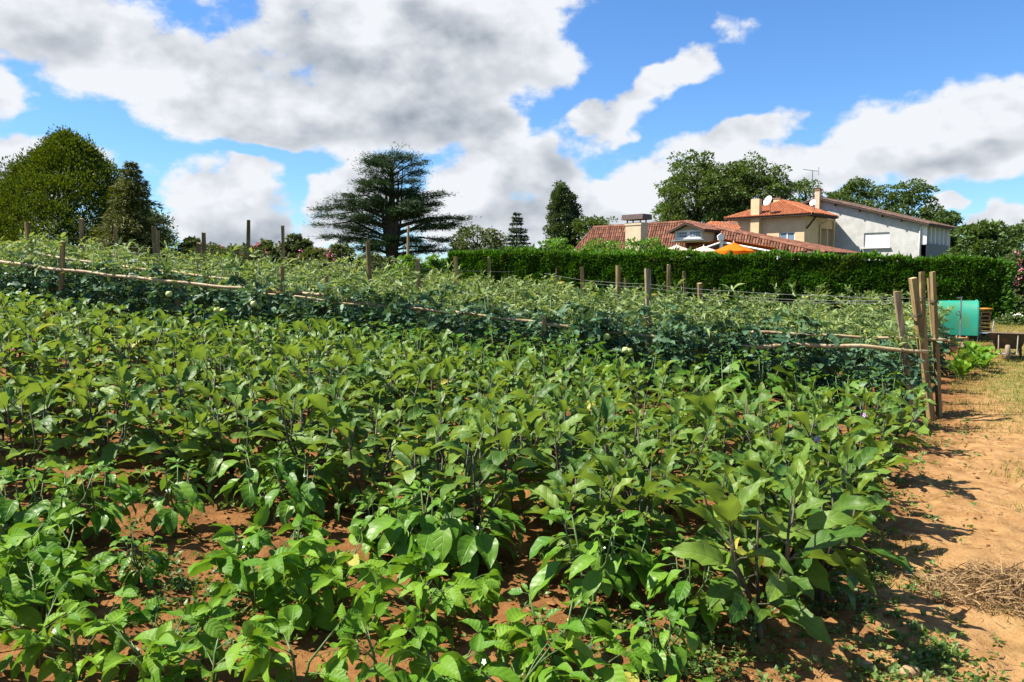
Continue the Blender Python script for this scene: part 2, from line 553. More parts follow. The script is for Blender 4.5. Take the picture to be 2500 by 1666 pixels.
def soil_material():
    m, nt, N, L, out = new_mat('soil')
    p = N.new('ShaderNodeBsdfPrincipled'); p.inputs['Roughness'].default_value = 0.95; p.inputs['Specular IOR Level'].default_value = 0.1
    L.new(p.outputs[0], out.inputs[0])
    tc = N.new('ShaderNodeTexCoord'); O = tc.outputs['Object']
    big = nnoise(nt, 0.9, 5, 0.6, vec=O)
    mid = nnoise(nt, 6.0, 6, 0.65, vec=O)
    fine = nnoise(nt, 55.0, 4, 0.7, vec=O)
    sep = N.new('ShaderNodeSeparateXYZ'); L.new(O, sep.inputs[0])
    # the trodden path is paler than the dug bed: x right of the bed's edge
    ex = nmath(nt, 'ADD', nmath(nt, 'MULTIPLY', sep.outputs[1], 0.66), -1.15)
    d = nmath(nt, 'SUBTRACT', sep.outputs[0], ex)
    pathf = nrange(nt, nmath(nt, 'ADD', d, nmath(nt, 'MULTIPLY', nmath(nt, 'SUBTRACT', mid, 0.5), 0.9)), -0.15, 0.7)
    bed = nmix(nt, nrange(nt, mid, 0.35, 0.68), (0.125, 0.055, 0.018), (0.215, 0.104, 0.036))
    pth = nmix(nt, nrange(nt, mid, 0.30, 0.68), (0.225, 0.122, 0.045), (0.335, 0.198, 0.083))
    col = nmix(nt, pathf, bed, pth)
    col = nmix(nt, nmath(nt, 'MULTIPLY', nrange(nt, big, 0.55, 0.72), 0.6), col, (0.19, 0.088, 0.030))
    # thin straw-coloured and green turf right of the path and over the meadow behind
    gn = nnoise(nt, 1.3, 6, 0.7, vec=O)
    far = nrange(nt, sep.outputs[1], 14.0, 26.0)
    dfar = nmath(nt, 'ADD', d, nmath(nt, 'MULTIPLY', nrange(nt, sep.outputs[1], 8.0, 13.0), 1.3))
    turf = nmath(nt, 'MULTIPLY', nrange(nt, nmath(nt, 'ADD', dfar, nmath(nt, 'MULTIPLY', nmath(nt, 'SUBTRACT', gn, 0.5), 3.2)), 1.1, 2.3), 0.8)
    turf = nmath(nt, 'MAXIMUM', turf, nmath(nt, 'MULTIPLY', far, 0.85))
    tcol = nmix(nt, nrange(nt, mid, 0.35, 0.65), (0.070, 0.105, 0.018), nmix(nt, far, (0.22, 0.175, 0.055), (0.09, 0.115, 0.025)))
    col = nmix(nt, turf, col, tcol)
    col = nmix(nt, nmath(nt, 'MULTIPLY', nrange(nt, fine, 0.48, 0.75), 0.35), col, (0.12, 0.055, 0.022))
    L.new(col, p.inputs['Base Color'])
    b = N.new('ShaderNodeBump'); b.inputs['Strength'].default_value = 0.9; b.inputs['Distance'].default_value = 0.03
    h = nmath(nt, 'ADD', nmath(nt, 'MULTIPLY', mid, 0.8), nmath(nt, 'MULTIPLY', fine, 0.35))
    L.new(h, b.inputs['Height']); L.new(b.outputs[0], p.inputs['Normal'])
    return m


M = {}
M['soil'] = soil_material()
M['clod'] = plain('clod', (0.23, 0.122, 0.046), (0.15, 0.072, 0.026), 30, 0.95, 0.1, bump=0.6)
M['stone'] = plain('stone', (0.30, 0.19, 0.105), (0.22, 0.14, 0.08), 12, 0.85, bump=0.3)
M['egg_leaf'] = foliage('eggplant_leaf', (0.026, 0.084, 0.008), (0.132, 0.212, 0.026), back=(0.165, 0.235, 0.06), trans=0.30, rough=0.48, spec=0.26, veins=0.16, nside=5.0, yellow=((0.34, 0.30, 0.05), 0.985), bumpy=0.5, blem=0.55)
M['pep_leaf'] = foliage('pepper_leaf', (0.046, 0.138, 0.008), (0.120, 0.240, 0.018), back=(0.11, 0.19, 0.04), trans=0.28, rough=0.42, spec=0.28, veins=0.14, nside=5.0, bumpy=0.4, blem=0.3)
M['bean_leaf'] = foliage('bean_leaf', (0.056, 0.160, 0.006), (0.150, 0.275, 0.015), back=(0.11, 0.21, 0.035), trans=0.32, rough=0.52, spec=0.22, veins=0.12, nside=6.0, yellow=((0.32, 0.30, 0.05), 0.97), bumpy=0.45, blem=0.5)
M['pep_far'] = foliage('pepper_leaf_small', (0.04, 0.115, 0.009), (0.088, 0.185, 0.018), back=(0.11, 0.18, 0.04), trans=0.27, rough=0.45, spec=0.25, rand='island')
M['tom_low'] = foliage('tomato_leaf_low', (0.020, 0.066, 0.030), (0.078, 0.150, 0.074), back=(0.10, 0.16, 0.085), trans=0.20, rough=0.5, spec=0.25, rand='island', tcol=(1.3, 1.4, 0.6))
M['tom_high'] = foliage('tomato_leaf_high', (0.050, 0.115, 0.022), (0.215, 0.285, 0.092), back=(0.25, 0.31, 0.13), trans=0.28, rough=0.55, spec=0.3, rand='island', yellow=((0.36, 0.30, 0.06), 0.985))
M['stem_dark'] = plain('dark_purple_stem', (0.045, 0.032, 0.030), (0.075, 0.085, 0.035), 20, 0.6)
M['stem_green'] = plain('green_stem', (0.060, 0.115, 0.024), (0.09, 0.14, 0.04), 20, 0.5)
M['petal_white'] = plain('white_petal', (0.80, 0.80, 0.74), (0.7, 0.7, 0.6), 20, 0.7)
M['petal_violet'] = plain('violet_petal', (0.36, 0.20, 0.50), (0.45, 0.30, 0.58), 20, 0.7)
M['tomato_green'] = plain('green_tomato_skin', (0.22, 0.30, 0.06), (0.30, 0.34, 0.09), 9, 0.25, 0.5)
M['tomato_pale'] = plain('pale_tomato_skin', (0.50, 0.52, 0.20), (0.42, 0.46, 0.14), 9, 0.25, 0.5)
M['wood'] = plain('weathered_post_wood', (0.33, 0.23, 0.105), (0.165, 0.11, 0.052), 14, 0.9, 0.15, bump=0.8, sc3=(1, 1, 0.09), c3=(0.30, 0.26, 0.09), s3=5.0, objr=0.40)
M['wood_grey'] = plain('grey_split_wood', (0.34, 0.265, 0.16), (0.16, 0.12, 0.075), 22, 0.92, 0.1, bump=1.0, sc3=(1, 1, 0.07))
M['wood_end'] = plain('sawn_end_grain', (0.42, 0.32, 0.17), (0.30, 0.21, 0.10), 25, 0.9)
M['bamboo'] = plain('dry_bamboo', (0.42, 0.32, 0.185), (0.28, 0.20, 0.105), 5, 0.6, 0.3, c3=(0.17, 0.12, 0.065), s3=7.0)
M['bamboo_node'] = plain('bamboo_node', (0.30, 0.21, 0.11), (0.2, 0.14, 0.07), 9, 0.7)
M['wire'] = plain('galvanised_wire', (0.20, 0.20, 0.20), (0.13, 0.13, 0.13), 9, 0.6, 0.3, 0.3)
M['rust'] = plain('rusty_iron', (0.30, 0.105, 0.03), (0.20, 0.07, 0.025), 30, 0.9)
M['hedge_leaf'] = foliage('hedge_spray', (0.020, 0.070, 0.005), (0.068, 0.160, 0.010), back=None, trans=0.25, rough=0.6, spec=0.2, rand='island', tcol=(1.5, 1.6, 0.4), patch=((0.085, 0.085, 0.02), 1.1, 0.55))
M['hedge_lit_top'] = foliage('hedge_sunlit_growth', (0.075, 0.19, 0.009), (0.15, 0.28, 0.016), trans=0.35, rough=0.6, spec=0.2, rand='island', tcol=(1.4, 1.5, 0.4))  # lighter green paints the sunlight on the hedge's top shoots
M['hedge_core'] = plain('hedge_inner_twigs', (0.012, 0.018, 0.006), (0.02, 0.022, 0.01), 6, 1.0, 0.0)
M['bark'] = plain('tree_bark', (0.075, 0.058, 0.042), (0.045, 0.035, 0.028), 9, 0.95, 0.1, bump=0.5)
M['lf_hornbeam'] = foliage('olive_tree_leaf', (0.024, 0.055, 0.004), (0.095, 0.130, 0.010), trans=0.30, rough=0.55, spec=0.2, rand='island', tcol=(1.5, 1.3, 0.3))
M['lf_oak'] = foliage('dark_oak_leaf', (0.036, 0.074, 0.012), (0.100, 0.150, 0.026), trans=0.26, rough=0.5, spec=0.3, rand='island')
M['lf_ash'] = foliage('mid_green_leaf', (0.042, 0.082, 0.020), (0.095, 0.145, 0.034), trans=0.28, rough=0.5, spec=0.3, rand='island')
M['lf_bright'] = foliage('bright_green_leaf', (0.065, 0.16, 0.018), (0.14, 0.25, 0.03), trans=0.34, rough=0.45, spec=0.35, rand='island')
M['lf_cedar'] = foliage('cedar_needles', (0.018, 0.042, 0.016), (0.052, 0.088, 0.030), trans=0.12, rough=0.6, spec=0.2, rand='island', tcol=(1.2, 1.3, 0.6))
M['lf_poplar'] = foliage('poplar_leaf', (0.035, 0.070, 0.022), (0.085, 0.125, 0.048), trans=0.25, rough=0.4, spec=0.4, rand='island')
M['lf_conifer'] = foliage('brownish_conifer_needles', (0.055, 0.075, 0.016), (0.150, 0.155, 0.034), trans=0.15, rough=0.6, spec=0.2, rand='island')
M['lf_olean'] = foliage('oleander_leaf', (0.040, 0.075, 0.022), (0.11, 0.125, 0.040), trans=0.25, rough=0.5, spec=0.3, rand='island')
M['pink'] = foliage('pink_blossom', (0.62, 0.20, 0.27), (0.74, 0.36, 0.42), trans=0.2, rough=0.7, spec=0.2, rand='island', tcol=(1.1, 0.8, 0.8))
M['grass'] = foliage('path_grass', (0.09, 0.135, 0.018), (0.30, 0.24, 0.075), trans=0.3, rough=0.6, spec=0.2, rand='island')
M['weed'] = foliage('low_weed_leaf', (0.045, 0.105, 0.014), (0.14, 0.20, 0.045), trans=0.3, rough=0.45, spec=0.35, rand='island')
M['straw'] = foliage('dry_straw', (0.17, 0.10, 0.046), (0.33, 0.225, 0.11), trans=0.15, rough=0.8, spec=0.15, rand='island', tcol=(1, 1, 1))

# ------------------------------------------------------------------ ground


def axis(a, b, st, lo, hi, g):
    c = list(np.arange(a, b, st)); s = st
    up = []; x = c[-1]
    while x < hi: s *= g; x += s; up.append(x)
    s = st; dn = []; x = c[0]
    while x > lo: s *= g; x -= s; dn.append(x)
    return np.array(dn[::-1] + c + up)


def build_ground():
    xs = axis(-3.6, 5.4, 0.042, -900, 900, 1.055)
    ys = axis(2.2, 8.0, 0.042, -60, 1500, 1.045)
    X, Y = np.meshgrid(xs, ys)
    Z = gz(X, Y)
    near = 1 - smooth(9, 16, Y)
    bed = smooth(0.2, -0.2, X - edge_x(Y))
    cl = 0.030 * vnoise(X * 7 + 3, Y * 7) + 0.022 * vnoise(X * 15, Y * 15 + 9) + 0.012 * vnoise(X * 29 + 1, Y * 29)
    Z = Z + near * cl * (1.0 + 0.35 * bed)
    V = np.stack([X, Y, Z], -1).reshape(-1, 3)
    nx, ny = len(xs), len(ys)
    i = np.arange(ny - 1)[:, None] * nx + np.arange(nx - 1)[None]
    F = np.stack([i, i + 1, i + nx + 1, i + nx], -1).reshape(-1, 4)
    mb = MB(); mb.add(V, F)
    tag(mb.build('ground', M['soil'], smooth=True), kind='structure')


build_ground()

# ------------------------------------------------------------------ crop plants


def leaf_mesh(name, mats, wmax, a, b, lobes=0.0, nlob=3.2, fold=0.25, droop=0.8, wave=0.03, pet=0.3, petr=0.012, nl=9, cordate=0.0, add_to=None, xf=None):
    """one leaf of unit blade length along +y with its stalk; u,v run across and along it"""
    mb = add_to or MB()
    us = np.array([-1, -0.55, 0, 0.55, 1.0])
    vsx = np.linspace(0, 1, nl + 1)
    peak = (a / (a + b)) ** a * (b / (a + b)) ** b
    ph = random.uniform(0, 6.3); ph2 = random.uniform(0, 6.3); ph3 = random.uniform(0, 6.3)
    V = []; UV = []
    y = pet; z = 0.0; ang = 0.0
    twist = random.uniform(-0.35, 0.35)
    for i, v in enumerate(vsx):
        w = wmax * (max(v, 0.0) ** a) * (max(1 - v, 0.0) ** b) / peak
        if i == 0: w = wmax * 0.30 * (1 if cordate else 0.35)
        if i == nl: w = 0.004
        for u in us:
            lb = 1 + lobes * math.sin(2 * PI * nlob * v + (ph if u > 0 else ph2)) * (abs(u) > 0.8) * (0.2 + math.sin(PI * v))
            x = u * w * lb
            zz = fold * abs(x) + wave * math.sin(2 * PI * 2.2 * v + (ph if u > 0 else ph3)) * u * u * (0.3 + v) + twist * x * v
            yy = y - (cordate * abs(u) * (1 - v) ** 3)
            V.append((x, yy - math.sin(ang) * 0 * zz, z + zz * math.cos(ang))); UV.append((u, v))
        if i < nl:
            st = 1.0 / nl
            ang = droop * (v ** 1.2)
            y += st * math.cos(ang); z -= st * math.sin(ang)
    V = np.array(V)
    n = len(us)
    F = [[i * n + k, i * n + k + 1, (i + 1) * n + k + 1, (i + 1) * n + k] for i in range(nl) for k in range(n - 1)]
    P = [Vector((0, 0, -0.02)), Vector((0, pet * 0.5, 0.012)), Vector((0, pet, 0.0)), Vector((0, pet + 0.2, -0.008))]
    if xf is not None:
        V = np.array([tuple(xf @ Vector(v)) for v in V]); P = [xf @ p for p in P]
    mb.add(V, F, 0, UV)
    mb.tube(P, [petr * 1.2, petr, petr * 0.9, petr * 0.5], 4, 1, False)
    if add_to is None: return mb.mesh(name, mats, True)


EGG_LEAVES = [leaf_mesh('eggplant_leaf', [M['egg_leaf'], M['stem_dark']], random.uniform(0.18, 0.25), 0.60, 0.78, lobes=random.uniform(0.10, 0.20),
                        nlob=random.uniform(2.3, 3.3), fold=random.uniform(0.15, 0.75), droop=random.uniform(0.4, 1.6), wave=random.uniform(0.03, 0.09), pet=0.30, petr=0.016) for _ in range(14)]
PEP_LEAVES = [leaf_mesh('pepper_leaf', [M['pep_leaf'], M['stem_green']], random.uniform(0.24, 0.30), 0.65, 0.95, fold=random.uniform(0.1, 0.6),
                        droop=random.uniform(0.4, 1.3), wave=random.uniform(0.02, 0.05), pet=0.38, petr=0.013, nl=8) for _ in range(10)]


def trifoliate():
    mb = MB()
    mats = [M['bean_leaf'], M['stem_green']]
    mb.tube([(0, 0, 0), (0, 0.5, 0.05), (0, 1.0, 0.02)], [0.022, 0.018, 0.016], 5, 1, False)
    for k, a in enumerate((0, 1.25, -1.25)):
        M4 = Matrix.Translation((0, 1.0 if k else 1.12, 0.02)) @ Matrix.Rotation(-a + random.uniform(-.15, .15), 4, 'Z') @ Matrix.Rotation(random.uniform(-1.15, 0.35), 4, 'X') @ Matrix.Rotation(random.uniform(-.8, .8), 4, 'Y')
        s = random.uniform(0.85, 1.05) * (1.0 if k else 1.12)
        leaf_mesh('', None, random.uniform(0.27, 0.34), 0.42, 0.98, fold=random.uniform(0.1, 0.7), droop=random.uniform(0.1, 1.1), wave=0.035, pet=0.12, petr=0.014, cordate=0.10, add_to=mb, xf=M4 @ Matrix.Scale(s, 4), nl=8)
    return mb.mesh('bean_leaf', mats, True)


BEAN_LEAVES = [trifoliate() for _ in range(9)]


def leaf_matrix(pos, az, elev, size, roll=0.0):
    d = Vector((math.cos(az) * math.cos(elev), math.sin(az) * math.cos(elev), math.sin(elev)))
    s = d.cross(Vector((0, 0, 1)))
    s = s.normalized() if s.length > 1e-3 else Vector((1, 0, 0))
    n = s.cross(d)
    q = Matrix.Rotation(roll, 3, d)
    s = q @ s; n = q @ n
    m = Matrix(((s.x, d.x, n.x, pos.x), (s.y, d.y, n.y, pos.y), (s.z, d.z, n.z, pos.z), (0, 0, 0, 1)))
    return m @ Matrix.Diagonal((size, size, size, 1))


def flower_mesh(mat, r):
    mb = MB()
    for k in range(5):
        a = 2 * PI * k / 5; b = a + 0.5; c = a - 0.5
        mb.add([(0, 0, 0), (r * .7 * math.cos(c), r * .7 * math.sin(c), r * .1), (r * math.cos(a), r * math.sin(a), r * .25), (r * .7 * math.cos(b), r * .7 * math.sin(b), r * .1)], [[0, 1, 2, 3]], 0)
    mb.tube([(0, 0, -0.01), (0, 0, r * .5)], [r * .2, r * .12], 5, 1)
    return mb.mesh('flower', [mat, M['tomato_pale']], False)


FL_WHITE = flower_mesh(M['petal_white'], 0.014)
FL_VIOLET = flower_mesh(M['petal_violet'], 0.022)
BUD = None


def proto_eggplant():
    st = MB(); leaves = []; extra = []
    nb = random.choice((4, 5, 5, 6))
    h = random.uniform(0.50, 0.68)
    base = Vector((0, 0, 0)); fork = Vector((random.uniform(-.02, .02), random.uniform(-.02, .02), random.uniform(0.10, 0.16)))
    st.tube([base - Vector((0, 0, .05)), fork], [0.013, 0.011], 6, 0)
    a0 = random.uniform(0, 6.28)
    for k in range(6):
        leaves.append((leaf_matrix(fork * random.uniform(.6, 1.3), a0 + k * 1.05 + random.uniform(-.3, .3), random.uniform(-.25, .45), random.uniform(.15, .22), random.uniform(-.4, .4)), random.randrange(len(EGG_LEAVES))))
    for b in range(nb):
        a = a0 + 2 * PI * b / nb + random.uniform(-.3, .3)
        lean = random.uniform(0.16, 0.42) if b else 0.08
        hh = h * random.uniform(0.78, 1.0)
        tip = fork + Vector((math.cos(a) * lean * 0.62, math.sin(a) * lean * 0.62, hh - fork.z))
        mid = fork.lerp(tip, 0.5) + Vector((math.cos(a), math.sin(a), 0)) * 0.05
        pts = [fork, mid, tip]
        st.tube(pts, [0.009, 0.0065, 0.004], 5, 0)
        nlv = random.choice((8, 9, 10))
        az = random.uniform(0, 6.28)
        for k in range(nlv):
            t = 0.14 + 0.86 * k / (nlv - 1)
            p = (fork.lerp(mid, t * 2) if t < 0.5 else mid.lerp(tip, t * 2 - 1))
            az += 2.4 + random.uniform(-.4, .4)
            # leaves favour the outer side of the plant
            dz = a + math.atan2(math.sin(az - a), math.cos(az - a)) * 0.75
            el = -0.25 + 1.15 * t + random.uniform(-.4, .45)
            size = (0.108 + 0.108 * math.sin(PI * min(1, 0.25 + 0.62 * t))) * random.uniform(0.8, 1.15)
            if k == nlv - 1: size *= 0.7; el += 0.25
            leaves.append((leaf_matrix(p, dz, el, size, random.uniform(-.8, .8)), random.randrange(len(EGG_LEAVES))))
        if random.random() < 0.12:
            p = mid.lerp(tip, random.uniform(0, 0.6)) + Vector((math.cos(a) * .05, math.sin(a) * .05, 0.0))
            extra.append((Matrix.Translation(p) @ Matrix.Rotation(random.uniform(.6, 1.6), 4, 'X'), FL_VIOLET))
    return st.mesh('stem', M['stem_dark'], True), leaves, extra


def proto_pepper(h=0.42):
    st = MB(); leaves = []; extra = []
    h *= random.uniform(0.85, 1.1)
    fork = Vector((0, 0, h * 0.36))
    st.tube([(0, 0, -.05), fork], [0.010, 0.008], 6, 0)
    nb = random.choice((4, 5)); a0 = random.uniform(0, 6.28)
    for k in range(5):
        leaves.append((leaf_matrix(Vector((0, 0, h * random.uniform(.15, .36))), random.uniform(0, 6.28), random.uniform(-.6, -.1), 0.085 * random.uniform(.8, 1.2), random.uniform(-.3, .3)), random.randrange(10)))
    for b in range(nb):
        a = a0 + 2 * PI * b / nb + random.uniform(-.35, .35)
        tip = Vector((math.cos(a) * h * random.uniform(.16, .40), math.sin(a) * h * random.uniform(.16, .40), h * random.uniform(.82, 1.0)))
        mid = fork.lerp(tip, .5) + Vector((math.cos(a), math.sin(a), -.2)) * 0.03
        st.tube([fork, mid, tip], [0.006, 0.005, 0.003], 5, 0)
        for k in range(7):
            t = 0.1 + 0.9 * k / 6
            p = fork.lerp(mid, t * 2) if t < .5 else mid.lerp(tip, t * 2 - 1)
            az = a + random.uniform(-1.5, 1.5)
            el = random.uniform(-.75, -.15) if t < .9 else random.uniform(-.1, .5)
            leaves.append((leaf_matrix(p, az, el, random.uniform(.12, .17) * (1 if t < .9 else .65), random.uniform(-.4, .4)), random.randrange(10)))
        for k in range(3):
            leaves.append((leaf_matrix(tip, a + k * 2.1, random.uniform(.3, .9), random.uniform(.04, .065), random.uniform(-.4, .4)), random.randrange(10)))
        if random.random() < 0.2:
            extra.append((Matrix.Translation(mid + Vector((0, 0, .02))) @ Matrix.Rotation(2.4, 4, 'X'), FL_WHITE))
    return st.mesh('stem', M['stem_green'], True), leaves, extra


def proto_bean():
    st = MB(); leaves = []; extra = []
    h = random.uniform(0.34, 0.42)
    nb = random.choice((3, 4)); a0 = random.uniform(0, 6.28)
    for b in range(nb):
        a = a0 + 2 * PI * b / nb
        tip = Vector((math.cos(a) * .12, math.sin(a) * .12, h * random.uniform(.52, .70)))
        mid = Vector((math.cos(a) * .04, math.sin(a) * .04, h * .4))
        st.tube([(0, 0, -.04), mid, tip], [0.007, 0.005, 0.003], 5, 0)
        for k in range(5):
            t = 0.15 + 0.85 * k / 4
            p = Vector((0, 0, 0)).lerp(mid, t * 2) if t < .5 else mid.lerp(tip, t * 2 - 1)
            az = a + random.uniform(-1.3, 1.3)
            el = random.uniform(-.05, .35) + .45 * t
            leaves.append((leaf_matrix(p, az, el, random.uniform(.090, .125) * (1 if k < 4 else .75), random.uniform(-.8, .8)), random.randrange(9)))
        if random.random() < .3:
            extra.append((Matrix.Translation(tip + Vector((random.uniform(-.05, .05), random.uniform(-.05, .05), random.uniform(.0, .03)))) @ Matrix.Rotation(1.2, 4, 'X') @ Matrix.Scale(.8, 4), FL_WHITE))
    return st.mesh('stem', M['stem_green'], True), leaves, extra


EGG = [proto_eggplant() for _ in range(7)]
PEP = [proto_pepper() for _ in range(6)]
BEAN = [proto_bean() for _ in range(6)]


def plant(name, proto, leafset, label, cat, group, x, y, rz, s, drop=0.0):
    stem, leaves, extra = proto
    r = empty(name, label, cat, group, (x, y, G(x, y) + drop), rz, s)
    link('stem', stem, r)
    for mtx, i in leaves:
        o = link('leaf', leafset[i], r)
        j = Matrix.Rotation(random.uniform(-.12, .12), 4, 'X') @ Matrix.Rotation(random.uniform(-.15, .15), 4, 'Y') @ Matrix.Scale(random.uniform(.72, 1.18), 4)
        o.matrix_basis = mtx @ j
    for mtx, me in extra:
        o = link('flower', me, r); o.matrix_basis = mtx
    return r


def gpos(px, py, z=0.05):
    """ground point under a pixel"""
    d = ray(px, py); y = 4.0
    for _ in range(12):
        t = (G(d.x / d.y * y, y) - CAM.z) / d.z
        y = 0.5 * y + 0.5 * d.y * t
    return d.x / d.y * y, y


# --- beans: the row along the bottom and the clumps behind it
bean_spots = []
for x in np.arange(-2.15, 0.62, 0.27): bean_spots.append((x + random.uniform(-.05, .05), 2.76 - .10 * x + random.uniform(-.06, .06), 1.0, 'bottom'))
for px, py in ((-10, 1500), (95, 1515), (40, 1420), (150, 1465)): bean_spots.append((*gpos(px, py), random.uniform(.95, 1.1), 'left'))
for px, py in ((630, 1490), (735, 1510), (830, 1500), (710, 1440)): bean_spots.append((*gpos(px, py), random.uniform(.95, 1.12), 'mid'))
for px, py in ((1020, 1570), (1100, 1540)): bean_spots.append((*gpos(px, py), 1.0, 'gap'))
cnt = {}
for i, (x, y, s, w) in enumerate(bean_spots):
    cnt[w] = cnt.get(w, 0) + 1
    lab = {'bottom': 'bright green bean plant at the photo\'s bottom edge, {} from its left corner',
           'left': 'bean plant in the leafy clump beside the bare soil at lower left, {} of it',
           'mid': 'bean plant in the broad clump right of the bare soil patch, {} of it',
           'gap': 'bean plant between the broad bean clump and the sandy gap, {} of the pair'}[w].format(ORD[cnt[w]])
    plant('bean_plant', BEAN[i % 6], BEAN_LEAVES, lab, 'bean plant', 'bean plants in the foreground', x, y, random.uniform(0, 6.28), s * random.uniform(.9, 1.1))

# --- peppers near the camera
for i, (px, py, s, lab) in enumerate([
        (430, 1310, 0.95, 'single drooping pepper plant standing on bare red soil at lower left'),
        (340, 1440, 0.62, 'small pale pepper seedling alone on the weedy soil patch'),
        (60, 1340, 1.1, 'pepper plant at the photo\'s left edge above the bean clump'),
        (150, 1350, 1.05, 'pepper plant second from the left edge above the bean clump'),
        (235, 1330, 0.95, 'pepper plant closest to the bare soil at the left'),
        (640, 1270, 1.0, 'pepper plant in front of the left eggplants, above the broad bean clump'),
        (730, 1290, 1.0, 'pepper plant right of the first one above the broad bean clump'),
        (930, 1360, 0.75, 'small pepper plant between two bean clumps'),
        (1060, 1400, 1.15, 'tall pepper plant left of the yellow-leaved eggplant'),
        (1150, 1410, 1.1, 'pepper plant directly beside the yellow-leaved eggplant'),
        (1000, 1380, 1.0, 'pepper plant behind the small bean pair'),
        (1450, 1510, 1.15, 'pepper plant with large hanging leaves on the sandy gap'),
        (1520, 1470, 0.9, 'pepper plant just behind the large hanging-leaved one'),
        (1690, 1540, 0.9, 'pepper plant at the foot of the foremost eggplant'),
        (1620, 1650, 0.7, 'low pepper plant at the bottom edge among reddish weeds'),
        (1350, 1680, 0.9, 'pepper plant at the bottom edge right of the bean row')]):
    x, y = gpos(px, py)
    plant('pepper_plant', PEP[i % 6], PEP_LEAVES, lab, 'pepper plant', 'pepper plants in the foreground', x, y, random.uniform(0, 6.28), s)

# --- eggplants: six rows
EGG_FRONT = [gpos(px, py) for px, py in ((1900, 1600), (1800, 1525), (1640, 1440), (1470, 1400), (1290, 1390), (1130, 1330), (970, 1290), (820, 1250), (680, 1220), (540, 1205), (400, 1195), (250, 1195), (110, 1200), (-60, 1215))][::-1]
EFX = [q[0] for q in EGG_FRONT]; EFY = [q[1] for q in EGG_FRONT]
NROW = 6
for ri in range(NROW):
    pts = []
    x = 7.0
    while x > -8:
        yf = float(np.interp(x, EFX, EFY)) if x < EFX[-1] else EFY[-1] - .5 * (x - EFX[-1])
        yb = float(np.interp(x, [-6, -3, -1, 0, 1, 2, 3, 4], [9.2, 8.6, 8.0, 7.5, 7.0, 6.6, 6.4, 6.3]))
        y = yf + (yb - yf) * ri / (NROW - 1)
        if x < edge_x(y) + 0.08 and x > -0.66 * y - 0.4:
            pts.append((x + random.uniform(-.07, .07), y + random.uniform(-.09, .09)))
        x -= random.uniform(0.36, 0.44)
    for j, (x, y) in enumerate(pts):
        lab = 'eggplant plant, %s from the sandy path in the %s eggplant row from the front' % (ORD[j + 1], ORD[ri + 1])
        plant('eggplant_plant', EGG[random.randrange(7)], EGG_LEAVES, lab, 'eggplant', 'eggplants in rows', x, y, random.uniform(0, 6.28), random.uniform(.90, 1.14) * (1.0 if ri < 4 else .93))

for i, (px, py, lab) in enumerate(((2065, 1250, 'spreading eggplant on the bed edge where its shadow crosses the path'), (2150, 1165, 'eggplant on the bed edge in front of the rusty rods'),
                                   (1985, 1345, 'eggplant on the bed edge level with the straw heap top'), (1930, 1440, 'eggplant on the bed edge left of the dried grass heap'),
                                   (2190, 1090, 'eggplant on the bed edge just below the tall end stakes'))):
    x, y = gpos(px, py)
    plant('eggplant_plant', EGG[i % 7], EGG_LEAVES, lab, 'eggplant', 'eggplants in rows', x, y, random.uniform(0, 6.28), random.uniform(.92, 1.05))

# --- pepper row in front of the tomatoes, leaves too small to pick apart


def joined_pepper():
    stem, leaves, extra = proto_pepper(0.5)
    mb = MB()
    n = len(leaves) + 22
    P = []; D = []; S = []
    for mtx, i in leaves + random.sample(leaves, 14):
        p = mtx @ Vector((0, .3, 0)) + Vector((random.uniform(-.04, .04), random.uniform(-.04, .04), random.uniform(-.03, .05)))
        d = (mtx.to_3x3() @ Vector((0, 1, 0)))
        P.append(tuple(p)); D.append(tuple(d)); S.append(d.length)
    cloud(mb, np.array(P), np.array(D), np.array(S), T_FOLD, 0, 0.5)
    return stem, mb.mesh('foliage', M['pep_far'], True)


PEPFAR = [joined_pepper() for _ in range(5)]
j = 0
for yc, x0, x1, rown in ((9.3, 4.1, -7.2, 'row along the foot of the tomatoes'), (8.75, 1.2, -3.4, 'short row before the tomatoes')):
    x = x0; j = 0
    while x > x1:
        y = yc - .15 * x
        if x < edge_x(y) - .25:
            j += 1
            st, fo = PEPFAR[random.randrange(5)]
            r = empty('pepper_plant', 'low pepper plant, %s from the path in the %s' % (ORD[min(j, 48)], rown), 'pepper plant', 'pepper plants before the tomatoes',
                      (x, y, G(x, y)), random.uniform(0, 6.28), random.uniform(.95, 1.3))
            link('stem', st, r)
            tag(link('foliage', fo, r), kind='stuff')
        x -= random.uniform(.36, .46)

# --- tomatoes


